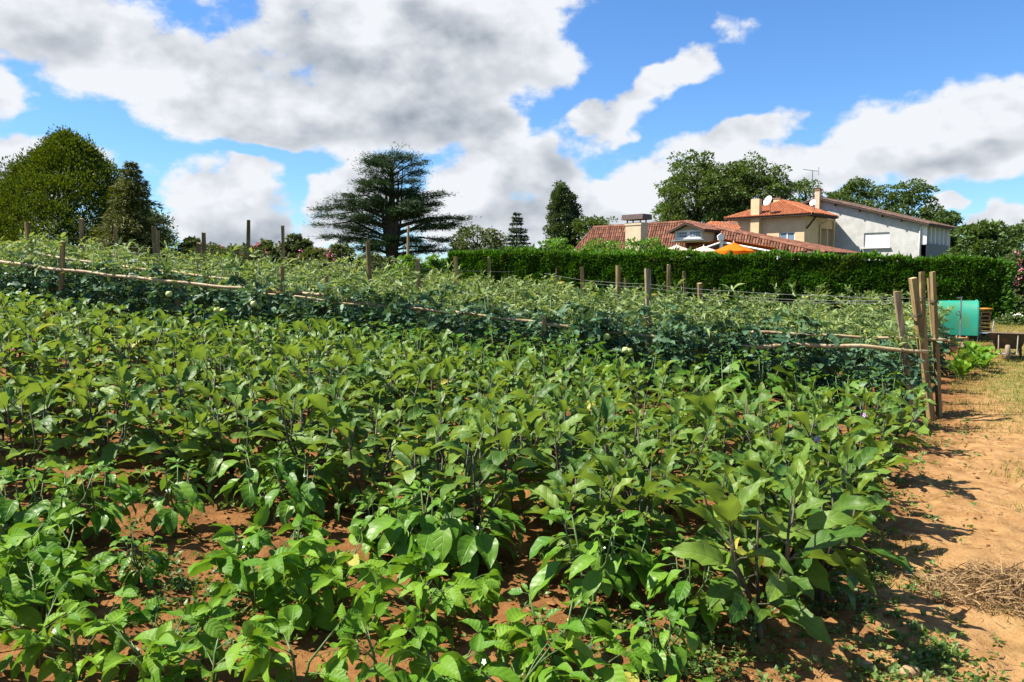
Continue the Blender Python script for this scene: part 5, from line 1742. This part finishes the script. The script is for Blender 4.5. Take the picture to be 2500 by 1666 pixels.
def dish(label, px, py, Y, rad, face_dir):
    r = empty('satellite_dish', label, 'satellite dish', 'satellite dishes on the roofs', at(px, py, Y))
    mb = MB(); f = Vector(face_dir).normalized(); s = f.cross(UP).normalized(); t = s.cross(f)
    n = 20; V = []; rings = (0, .4, .75, 1.0)
    for q in rings:
        for k in range(n):
            a = 2 * PI * k / n
            V.append(tuple((s * math.cos(a) + t * math.sin(a)) * q * rad + f * (.22 * rad * q * q)))
    F = [[i * n + k, i * n + (k + 1) % n, (i + 1) * n + (k + 1) % n, (i + 1) * n + k] for i in range(3) for k in range(n)]
    mb.add(V, F); mb.build('reflector', M['dish'], r, True)
    m2 = MB(); m2.tube([t * -rad * .95 + f * .2 * rad, f * rad * .9 - t * .2 * rad], .02, 5); m2.tube([f * rad * .9 - t * .2 * rad, f * rad * .75 - t * .15 * rad], .05, 6); m2.build('feed_arm', M['aerial'], r)
    m3 = MB(); m3.tube([-f * .05, -f * .25, -f * .3 - UP * rad * 1.9], .035, 6); m3.build('mast', M['aerial'], r)


dish('large satellite dish beside the chimney on the orange hipped roof', 1876, 491, 77.5, .52, (-.75, -.35, .35))
dish('small satellite dish on the mast before the grey house', 1985, 495, 76.0, .33, (-.7, -.5, .25))
ra = empty('tv_aerial', 'tall rooftop television aerial above the grey house ridge', 'aerial', None, at(1986, 507, 76.5))
b0 = Vector(ra.location); tp = at(1983.5, 416, 76.5)
m2 = MB(); m2.tube([(0, 0, -1.2), tp - b0], .035, 6); m2.build('mast', M['aerial'], ra)
l_ = at(1961, 414, 76.3) - b0; r_2 = at(1996, 418.5, 76.8) - b0
m2 = MB(); m2.tube([l_, r_2], .03, 5); m2.build('boom', M['aerial'], ra)
for i in range(9):
    m2 = MB(); c = l_.lerp(r_2, .04 + .74 * i / 8); m2.tube([c - BD * .18, c + BD * .18], .012, 4); m2.build('director', M['aerial'], ra)
m2 = MB()
for zq in (-.3, -.1, .1, .3): m2.tube([r_2 + UP * zq - BD * .25 + RD * .1, r_2 + UP * zq + BD * .25 + RD * .1], .014, 4)
m2.tube([r_2 - UP * .34 + RD * .1, r_2 + UP * .34 + RD * .1], .016, 4); m2.tube([r_2, r_2 + RD * .12], .02, 4)
m2.build('reflector', M['aerial'], ra)

# ---- awning and parasols behind the hedge ------------------------------
aw = empty('pergola_awning', 'white-framed pergola with a rust-coloured cloth roof and diamond finial', 'pergola', None, (0, 0, 0))
AX = at(1760, 582, 56.0); L0 = at(1680, 608, 55.0); R0 = at(1900, 606, 53.5)
bk = Vector((.1, 1, 0)) * 6
cl = MB(); th_ = UP * .02
cl.prism([L0, AX, AX + bk, L0 + bk], -th_); cl.build('awning_cloth', M['canopy_rust'], aw)
cl = MB(); cl.prism([AX, R0, R0 + bk, AX + bk], -th_); cl.build('awning_cloth', M['canopy_rust'], aw)
for p, q in ((AX, L0), (AX, R0)):
    g = MB(); off = Vector((0, -.1, -.28)); g.tube([p + off, q + off + UP * -.05], .07, 4); g.build('rafter', M['white'], aw)
g = MB(); g.tube([L0 + Vector((0, -.1, -.4)), R0 + Vector((0, -.1, -.35))], .06, 4); g.build('tie_beam', M['white'], aw)
for p in (AX, L0, R0):
    g = MB(); p0 = Vector((p.x, p.y - .12, 1.0)); g.box((p0 + p - Vector((0, .12, .1))) / 2, (.10, 0, 0), (0, .10, 0), (0, 0, (p.z - 1.0) / 2 - .05)); g.build('post', M['white'], aw)
g = MB(); dd_ = at(1761, 578, 55.6); g.prism([dd_ + Vector((0, 0, .24)), dd_ + Vector((.24, 0, .06)), dd_ + Vector((.18, 0, -.24)), dd_ + Vector((-.18, 0, -.24)), dd_ + Vector((-.24, 0, .06))], (0, .25, 0)); g.build('finial_plate', M['white'], aw)


def parasol(label, px, py, Y, rad, drop, mat, rz=0.0):
    r = empty('parasol', label, 'parasol', 'garden parasols behind the hedge', at(px, py, Y))
    n = 8; sub = 4
    mb = MB(); V = [(0, 0, 0)]; N_ = n * sub
    for q in (.33, .66, 1.0):
        for k in range(N_):
            a = rz + 2 * PI * k / N_; f = (k % sub) / sub
            sag = math.sin(PI * f)
            V.append((rad * q * math.cos(a) * (1 - .05 * sag * q), rad * q * math.sin(a) * (1 - .05 * sag * q), -drop * (q ** .95) - .05 * sag * q * (1 - .4 * q)))
    for k in range(N_):
        a = rz + 2 * PI * k / N_; f = (k % sub) / sub; V.append((V[1 + 2 * N_ + k][0] * .995, V[1 + 2 * N_ + k][1] * .995, V[1 + 2 * N_ + k][2] - .16 - .05 * math.sin(PI * f)))
    mb.add(V, [[0, 1 + k, 1 + (k + 1) % N_] for k in range(N_)])
    base = mb.n - len(V)
    mb.F.append((np.array([[base + 1 + i * N_ + k, base + 1 + (i + 1) * N_ + k, base + 1 + (i + 1) * N_ + (k + 1) % N_, base + 1 + i * N_ + (k + 1) % N_] for i in range(3) for k in range(N_)], np.int32), 0))
    mb.build('canopy', M[mat], r)
    m2 = MB(); m2.tube([(0, 0, -3.0), (0, 0, .05)], .03, 6); m2.tube([(0, 0, .0), (0, 0, .1)], [.04, .01], 6); m2.build('pole', M['white'], r)
    for k in range(n):
        a = rz + 2 * PI * k / n; m3 = MB(); m3.tube([(0, 0, -.04), (rad * .98 * math.cos(a), rad * .98 * math.sin(a), -drop - .03)], .012, 4); m3.build('rib', M['white'], r)


parasol('bright orange parasol above the hedge under the pergola', 1791, 592, 48, 1.25, .52, 'cloth_orange', .2)
parasol('cream parasol above the hedge left of the pergola', 1652, 598, 49, .95, .36, 'cloth_cream', .3)
parasol('cream parasol peeping over the hedge between the other two', 1718, 601, 50, .95, .34, 'cloth_cream', .5)

# ---- utility pole -------------------------------------------------------
up = empty('utility_pole', 'slim grey pole standing in front of the cedar', 'pole', None, (0, 0, 0))
a = at(997, 551, 58); b = at(995, 660, 58); b.z = float(gz0(b.x, b.y)) - .3
m2 = MB(); m2.tube([b, a], [.12, .085], 8); m2.build('pole', M['wood_grey'], up)
m2 = MB(); m2.tube([a.lerp(b, .35), a.lerp(b, .95) + Vector((-1.0, .2, 0))], .012, 4); m2.build('guy_wire', M['wire'], up)
m2 = MB(); m2.tube([a + Vector((-.12, 0, -.15)), a + Vector((.12, 0, -.15))], .03, 5); m2.build('crossbar', M['aerial'], up)

# ------------------------------------------------------------------ things by the path
M['tank_green'] = plain('teal_plastic', (0.014, 0.19, 0.125), (0.018, 0.22, 0.148), 2, 0.6, 0.2, c3=(0.045, 0.185, 0.095), s3=2.5)
M['barrow'] = plain('old_barrow_steel', (0.085, 0.065, 0.040), (0.050, 0.042, 0.030), 6, 0.75, 0.3, c3=(0.13, 0.07, 0.03), s3=4)
M['barrow_strut'] = plain('bare_metal_strut', (0.40, 0.38, 0.30), (0.30, 0.27, 0.2), 6, 0.6)
M['tyre'] = plain('dusty_tyre', (0.20, 0.155, 0.105), (0.13, 0.105, 0.08), 8, 0.9)
M['crate'] = plain('crate_wood', (0.42, 0.25, 0.11), (0.30, 0.18, 0.08), 7, 0.85, sc3=(1, .2, 1))
M['pot'] = plain('brown_pot', (0.18, 0.105, 0.075), (0.13, 0.08, 0.06), 6, 0.7)
M['orange'] = plain('orange_plastic', (0.62, 0.22, 0.02), (0.55, 0.19, 0.02), 4, 0.5)
M['bluegrey'] = plain('blue_grey_plastic', (0.30, 0.38, 0.46), (0.24, 0.31, 0.38), 4, 0.5)
M['tool'] = plain('worn_steel', (0.16, 0.17, 0.18), (0.10, 0.10, 0.11), 8, 0.5, 0.4, 0.5)

# wheelbarrow, wheel towards the camera
WY = 17.6
bx, by = ray(2460, 880).x / ray(2460, 880).y * WY, WY
wz = G(bx, by)
wb = empty('wheelbarrow', 'old dark wheelbarrow standing on the grass, wheel to the front', 'wheelbarrow', None, (bx, by, wz), math.radians(-33), 0.90)
t = MB()
top = [(-.42, -.44, .66), (.42, -.44, .66), (.38, .55, .62), (-.38, .55, .62)]
bot = [(-.26, -.24, .27), (.26, -.24, .27), (.24, .35, .27), (-.24, .35, .27)]
topi = [(x * .95, y * .95, z) for x, y, z in top]; boti = [(x * .95, y * .95 + .004, z + .015) for x, y, z in bot]
t.add(top + bot + topi + boti, [[0, 4, 5, 1], [1, 5, 6, 2], [2, 6, 7, 3], [3, 7, 4, 0], [4, 7, 6, 5], [8, 9, 13, 12], [9, 10, 14, 13], [10, 11, 15, 14], [11, 8, 12, 15], [12, 13, 14, 15],
                                [0, 1, 9, 8], [1, 2, 10, 9], [2, 3, 11, 10], [3, 0, 8, 11]])
tr = t.build('tray', M['barrow'], wb)
r = MB(); r.tube([top[0], top[1], top[2], top[3], top[0]], .016, 6); r.build('rim', M['tyre'], tr)
for sg in (-1, 1):
    f = MB(); f.tube([(sg * .20, -.43, .61), (sg * .19, -.46, .16)], .014, 6); f.build('strut', M['barrow_strut'], wb)
    f = MB(); f.tube([(sg * .13, -.55, .17), (sg * .24, .3, .29), (sg * .28, 1.05, .56)], .019, 6); f.tube([(sg * .28, 1.0, .545), (sg * .285, 1.16, .60)], .024, 6); f.build('handle', M['barrow'], wb)
    f = MB(); f.hexa([(sg * .27 - .025, .28, 0), (sg * .27 + .025, .28, 0), (sg * .27 + .025, .33, 0), (sg * .27 - .025, .33, 0), (sg * .25 - .03, .25, .33), (sg * .25 + .03, .25, .33), (sg * .25 + .03, .31, .33), (sg * .25 - .03, .31, .33)])
    f.tube([(sg * .27, .3, .02), (sg * .2, -.05, .30)], .012, 5); f.build('leg', M['barrow'], wb)
f = MB(); f.tube([(-.21, -.46, .16), (.21, -.46, .16)], .016, 6); f.build('front_bar', M['barrow_strut'], wb)
w = MB(); n = 20
prof = [(.11, .035), (.17, .055), (.195, .03), (.195, -.03), (.17, -.055), (.11, -.035)]
V = [(x, rr * math.cos(2 * PI * k / n), rr * math.sin(2 * PI * k / n)) for rr, x in prof for k in range(n)]
w.add(V, [[i * n + k, i * n + (k + 1) % n, ((i + 1) % 6) * n + (k + 1) % n, ((i + 1) % 6) * n + k] for i in range(6) for k in range(n)])
wo = w.build('wheel', M['tyre'], wb, True); wo.location = (0, -.52, .193)
h = MB(); h.tube([(-.05, 0, 0), (.05, 0, 0)], .11, 14); h.build('hub', M['rust'], wo)
h = MB(); h.tube([(-.14, 0, 0), (.14, 0, 0)], .012, 6); h.build('axle', M['tool'], wo)

# teal tank half lying by the hedge
TY = 20.5
p0 = at(2270, 733, TY + .25); p1 = at(2376, 732, TY - .15)
tk = empty('water_tank', 'teal plastic tank lying by the hedge behind the stakes', 'tank', None, (p0.x, p0.y, G(p0.x, p0.y)))
ax = (p1 - p0); ax.z = 0
Lk = ax.length; axn = ax.normalized(); bn = Vector((-axn.y, axn.x, 0)); zt = p1.z - tk.location.z
R_ = .48
mb = MB(); n = 18
ring = []
for k in range(n + 1):
    a = PI * 1.12 * k / n - .12 * PI / 2
    cq, sq = math.cos(a), math.sin(a); ring.append((math.copysign(abs(cq) ** .6, cq) * R_, math.copysign(abs(sq) ** .6, sq)))
V = []
for s, sc2 in ((-.25, .97), (Lk * .5, 1.0), (Lk, 1.0), (Lk + .03, 1.04), (Lk + .06, 1.0), (Lk + .05, .93), (Lk * .3, .93)):
    for (yy, zz2) in ring:
        V.append(tuple(axn * s - bn * (yy * sc2 - R_ * .9) * -1.0 + UP * (max(-.1, zz2) * zt * sc2 * .98)))
m_ = n + 1
mb.add(V, [[i * m_ + k, i * m_ + k + 1, (i + 1) * m_ + k + 1, (i + 1) * m_ + k] for i in range(6) for k in range(n)])
mb.build('shell', M['tank_green'], tk, True)
g = MB(); g.add([tuple(axn * (Lk * .9) - bn * (yy * .92 - R_ * .9) * -1.0 + UP * (max(-.1, zz2) * zt * .9)) for yy, zz2 in ring], [list(range(m_))]); g.build('inner_shade', M['dark'], tk)  # dark sheet painted as the shade inside the open end

tl_ = empty('garden_tool', 'steel tool with a T handle leaning on the teal tank', 'garden tool', None, (0, 0, 0))
a = at(2347, 727, TY - 1.25); b = at(2345, 800, TY - 1.5); b.z = G(b.x, b.y)
g = MB(); g.tube([b, a], .016, 6); g.build('shaft', M['tool'], tl_)
g = MB(); g.tube([a + Vector((-.1, 0, -.01)), a + Vector((.03, 0, .01))], .014, 6); g.build('handle', M['tool'], tl_)
g = MB(); c = at(2345, 762, TY - 1.36); g.tube([c + Vector((0, 0, -.08)), c + Vector((-.10, 0, -.07)), c + Vector((-.11, 0, 0)), c + Vector((-.02, 0, .01)), c + Vector((0, 0, -.06))], .011, 5); g.build('foot_rest', M['tool'], tl_)

cx_, cy_ = at(2329, 795, 18.6).x, 18.6
cr_ = empty('wooden_crate', 'wooden crate in front of the teal tank', 'crate', None, (cx_, cy_, G(cx_, cy_)), .25)
for zz2 in (.06, .17, .28):
    for sg in (-1, 1):
        g = MB(); g.box((0, sg * .17, zz2), (.26, 0, 0), (0, .008, 0), (0, 0, .045)); g.build('slat', M['crate'], cr_)
        g = MB(); g.box((sg * .26, 0, zz2 + .002), (.008, 0, 0), (0, .16, 0), (0, 0, .045)); g.build('slat', M['crate'], cr_)
for sx_ in (-1, 1):
    for sy_ in (-1, 1):
        g = MB(); g.box((sx_ * .24, sy_ * .15, .18), (.018, 0, 0), (0, .018, 0), (0, 0, .18)); g.build('corner_post', M['crate'], cr_)
px_, py_ = at(2363, 800, 18.4).x, 18.4
g = MB(); prof = [(.0, .26), (.13, .26), (.145, .24), (.17, .04), (.185, .03), (.185, 0), (.165, 0)]
n = 16; V = [(rr * math.cos(2 * PI * k / n), rr * math.sin(2 * PI * k / n), z) for rr, z in prof for k in range(n)]
g.add(V, [[i * n + k, i * n + (k + 1) % n, (i + 1) * n + (k + 1) % n, (i + 1) * n + k] for i in range(6) for k in range(n)])
o = g.build('plant_pot', M['pot'], None, True); o.location = (px_, py_, G(px_, py_)); tag(o, 'brown pot upside down beside the wooden crate', 'pot')
# stack of slatted trays under an orange lid, and a garden chair
sx0, sy0 = at(2392, 790, 20.3).x, 20.3
for i in range(6):
    s_ = empty('slatted_tray', 'slatted wooden tray, %s from the bottom of the stack by the tank' % ORD[i + 1], 'tray', 'stacked slatted trays', (sx0 + .02 * (i % 2), sy0, G(sx0, sy0) + .10 * i), .1)
    for q in range(4):
        g = MB(); g.box((0, -.15 + .1 * q, .075), (.15, 0, 0), (0, .03, 0), (0, 0, .01)); g.build('slat', M['crate'], s_)
    for sg in (-1, 1):
        g = MB(); g.box((sg * .13, 0, .033), (.015, 0, 0), (0, .19, 0), (0, 0, .032)); g.build('batten', M['crate'], s_)
g = MB(); g.prism([(-.22, -.2, 0), (.2, -.2, .03), (.2, .2, .03), (-.22, .2, 0)], (0, 0, .035)); g.prism([(-.3, -.2, -.08), (-.22, -.2, 0.004), (-.22, .2, .004), (-.3, .2, -.08)], (0, 0, .03))
o = g.build('tray_lid', M['orange']); o.location = (sx0, sy0, G(sx0, sy0) + .61); tag(o, 'orange lid on top of the stacked trays', 'lid')
hx, hy = at(2405, 795, 19.6).x, 19.6
ch = empty('garden_chair', 'small blue-grey garden chair beside the stacked trays', 'chair', None, (hx, hy, G(hx, hy)), -.5, .8)
g = MB(); g.box((0, 0, .26), (.2, 0, 0), (0, .2, 0), (0, 0, .015)); g.build('seat', M['bluegrey'], ch)
g = MB(); g.prism([(.185, -.17, .42), (.185, .17, .42), (.22, .17, .60), (.22, -.17, .60)], (.015, 0, 0)); g.build('backrest', M['crate'], ch)
for sx_ in (-1, 1):
    for sy_ in (-1, 1):
        g = MB(); g.tube([(sx_ * .2, sy_ * .18, 0), (sx_ * .17, sy_ * .17, .245)] if sx_ < 0 else [(.2, sy_ * .18, 0), (.18, sy_ * .185, .26), (.23, sy_ * .185, .62)], .012, 6); g.build('leg', M['bluegrey'], ch)

# leafy chard between the tomatoes and the wheelbarrow
CH_LEAF = [leaf_mesh('chard_leaf', [M['bean_leaf'], M['stem_green']], random.uniform(.17, .23), .7, .55, lobes=.10, fold=random.uniform(.2, .6), droop=random.uniform(.2, .8), wave=.08, pet=.3, petr=.03) for _ in range(5)]
for i, (px, py, Yc, s) in enumerate(((2385, 860, 15.6, 1.0), (2360, 880, 14.6, 1.0), (2398, 850, 16.4, 1.0), (2370, 850, 16.3, 1.1), (2345, 900, 13.8, .9), (2400, 880, 15.0, .9))):
    d = ray(px, py); x = d.x / d.y * Yc
    r = empty('chard_plant', 'broad-leaved chard plant, %s from the camera between tomatoes and wheelbarrow' % ORD[[3, 2, 6, 5, 1, 4][i]], 'chard', 'chard plants by the path', (x, Yc, G(x, Yc)), random.uniform(0, 6), s)
    for k in range(13):
        o = link('leaf', CH_LEAF[k % 5], r)
        o.matrix_basis = leaf_matrix(Vector((0, 0, .02)), k * 2.4, 1.42 - .055 * k, random.uniform(.26, .38), random.uniform(-.3, .3))

# white-flowering clump under the oleander
dx, dy = at(2478, 790, 22.6).x, 22.6
dr = deciduous('daisy_clump', 'low clump of white flowers at the end of the hedge', 2478, 22.6, 772, 70, M['lf_ash'], leaf=.07, nclump=50, per=40, crown_lo=.0, seed=41, cat='flowers', group=None, trunkr=.02)
for i in range(26):
    o = link('flower', FL_WHITE, dr); a = random.uniform(0, 6.28); rr = random.uniform(0, .36)
    o.location = (rr * math.cos(a), -abs(rr * math.sin(a)), random.uniform(.18, .36)); o.scale = (2.4, 2.4, 2.4); o.rotation_euler = (.6, 0, a)

# ------------------------------------------------------------------ ground cover


def scatter_xy(n, x0, x1, y0, y1):
    return rng.uniform(x0, x1, n), rng.uniform(y0, y1, n)


def grass():
    mb = MB()
    n = 170000
    y = 3.0 + 21 * rng.random(n) ** 1.4
    x = edge_x(y) + rng.uniform(.2, 7.5, n)
    d = x - edge_x(y)
    patch = vnoise(x * 1.3 + 40, y * 1.3) + .5 * vnoise(x * 3.7, y * 3.7 + 11)
    thr = .13 - .36 * smooth(.6, 2.2, d + 1.2 * smooth(8, 12, y)) - .16 * smooth(8.5, 13, y)
    keep = patch > thr
    x, y = x[keep][:60000], y[keep][:60000]
    z = gz(x, y)
    dd = rng.normal(0, .6, (len(x), 3)); dd[:, 2] = 1
    cloud(mb, np.stack([x, y, z - .005], 1), dd, rng.uniform(.03, .085, len(x)) * (1 + .4 * smooth(8, 16, y)), T_BLADE, 0, 1.5, wid=1.6)
    tag(mb.build('grass', M['grass']), 'thin yellowish grass in patches along the sandy path', 'grass', kind='stuff')


grass()


def weeds():
    mb = MB()
    cx, cy = [], []
    # along the bed's edge, on bare soil, on the path
    y = rng.uniform(3.2, 10, 300); x = edge_x(y) + rng.normal(.1, .3, 300); cx += list(x); cy += list(y)
    x, y = scatter_xy(520, -3.2, 1.4, 3.1, 5.3); cx += list(x); cy += list(y)
    for (px, py, n, s) in ((380, 1400, 60, .22), (430, 1500, 60, .2), (520, 1560, 60, .2), (1690, 1610, 150, .22), (2270, 1625, 130, .16), (2040, 1480, 60, .2), (1420, 1560, 40, .2), (2120, 1400, 40, .2)):
        gx, gy = gpos(px, py); cx += list(rng.normal(gx, s, n)); cy += list(rng.normal(gy, s, n))
    for x, y in zip(cx, cy):
        n = rng.integers(4, 12); a = rng.uniform(0, 6.28, n); el = rng.uniform(.1, .9, n)
        dd = np.stack([np.cos(a) * np.cos(el), np.sin(a) * np.cos(el), np.sin(el)], 1)
        p = np.tile([x, y, G(x, y) + .008], (n, 1)) + dd * rng.uniform(.0, .035, (n, 1))
        cloud(mb, p, dd, rng.uniform(.014, .040, n), T_FOLD, 0, .8, wid=rng.uniform(.6, 1.3, n))
    tag(mb.build('weeds', M['weed']), 'small low weeds sprouting on the soil between the plants', 'weeds', kind='stuff')


weeds()


def litter():
    mb = MB()
    n = 5200
    y = rng.uniform(3.1, 11, n); x = edge_x(y) + rng.uniform(-1.2, 3.0, n)
    a = rng.uniform(0, 6.28, n)
    cloud(mb, np.stack([x, y, gz(x, y) + .006], 1), np.stack([np.cos(a), np.sin(a), rng.normal(0, .12, n)], 1), rng.uniform(.03, .11, n), T_BLADE, 0, 1.5, wid=.8)
    tag(mb.build('straw_litter', M['straw']), 'dry stalks and straw bits lying over the path', 'straw', kind='stuff')
    hx, hy = gpos(2420, 1452)
    hp = MB(); n = 2600
    th = rng.uniform(0, 6.28, n); rr = np.sqrt(rng.random(n))
    x = hx + .12 + rr * np.cos(th) * .50; y = hy + rr * np.sin(th) * .28
    z = gz(x, y) + .10 * (1 - rr ** 2) * rng.random(n) + .01
    a = rng.uniform(0, 6.28, n)
    cloud(hp, np.stack([x, y, z], 1), np.stack([np.cos(a), np.sin(a), rng.normal(0, .35, n)], 1), rng.uniform(.05, .17, n), T_BLADE, 0, 1.5, wid=.8)
    o = hp.build('dry_grass_heap', M['straw'])
    tag(o, 'heap of dried brown grass on the path at the right edge', 'heap')


litter()


def clods():
    mb = MB()
    base = []
    n = 6000
    x = np.concatenate([rng.uniform(-3.4, 1.6, n // 2), rng.uniform(-1, 6, n // 2)]); y = np.concatenate([rng.uniform(3, 5.8, n // 2), rng.uniform(3, 9, n // 2)])
    ico = np.array([[0, 0, 1], [.9, 0, .3], [.28, .85, .3], [-.72, .52, .3], [-.72, -.52, .3], [.28, -.85, .3], [0, 0, -.4]], float)
    fi = np.array([[0, 1, 2], [0, 2, 3], [0, 3, 4], [0, 4, 5], [0, 5, 1], [6, 2, 1], [6, 3, 2], [6, 4, 3], [6, 5, 4], [6, 1, 5]])
    s = rng.gamma(1.6, .0036, n) + .003
    a = rng.uniform(0, 6.28, n)
    V = ico[None] * s[:, None, None] * rng.uniform(.5, 1.5, (n, 7, 1)) * np.array([1, 1, .6])
    Xr = V[..., 0] * np.cos(a)[:, None] - V[..., 1] * np.sin(a)[:, None]; Yr = V[..., 0] * np.sin(a)[:, None] + V[..., 1] * np.cos(a)[:, None]
    V = np.stack([Xr + x[:, None], Yr + y[:, None], V[..., 2] + (gz(x, y) + .004)[:, None]], -1)
    mb.add(V.reshape(-1, 3), (fi[None] + (np.arange(n) * 7)[:, None, None]).reshape(-1, 3))
    tag(mb.build('soil_clods', M['clod']), 'loose crumbs of orange soil over the ground', 'soil', kind='stuff')


clods()
for i, (px, py, s, lab) in enumerate(((2115, 1632, .035, 'pale flat stone at the bottom right beside the weeds'), (2222, 1648, .05, 'reddish stone at the bottom edge near the path weeds'), (2210, 1618, .028, 'small pale stone just above the reddish one'),
                                   (1560, 1590, .03, 'pale stone on the soil in front of the hanging-leaved pepper'), (2215, 1310, .03, 'half-buried stone on the path beside the eggplants'))):
    x, y = gpos(px, py)
    mb = MB(); n = 10; V = []
    for q, zq in ((.0, .55), (.55, .5), (.95, .2), (1.0, 0), (.8, -.3)):
        for k in range(n):
            a = 2 * PI * k / n; rr = q * (1 + random.uniform(-.14, .14)); V.append((rr * math.cos(a) * s, rr * math.sin(a) * s * .75, zq * s * (1 + random.uniform(-.1, .1))))
    mb.add(V, [[a * n + k, a * n + (k + 1) % n, (a + 1) * n + (k + 1) % n, (a + 1) * n + k] for a in range(4) for k in range(n)])
    o = mb.build('stone', M['stone'], None, True); o.location = (x, y, G(x, y) + .01); o.rotation_euler = (0, 0, random.uniform(0, 6)); tag(o, lab, 'stone', 'stones on the soil')
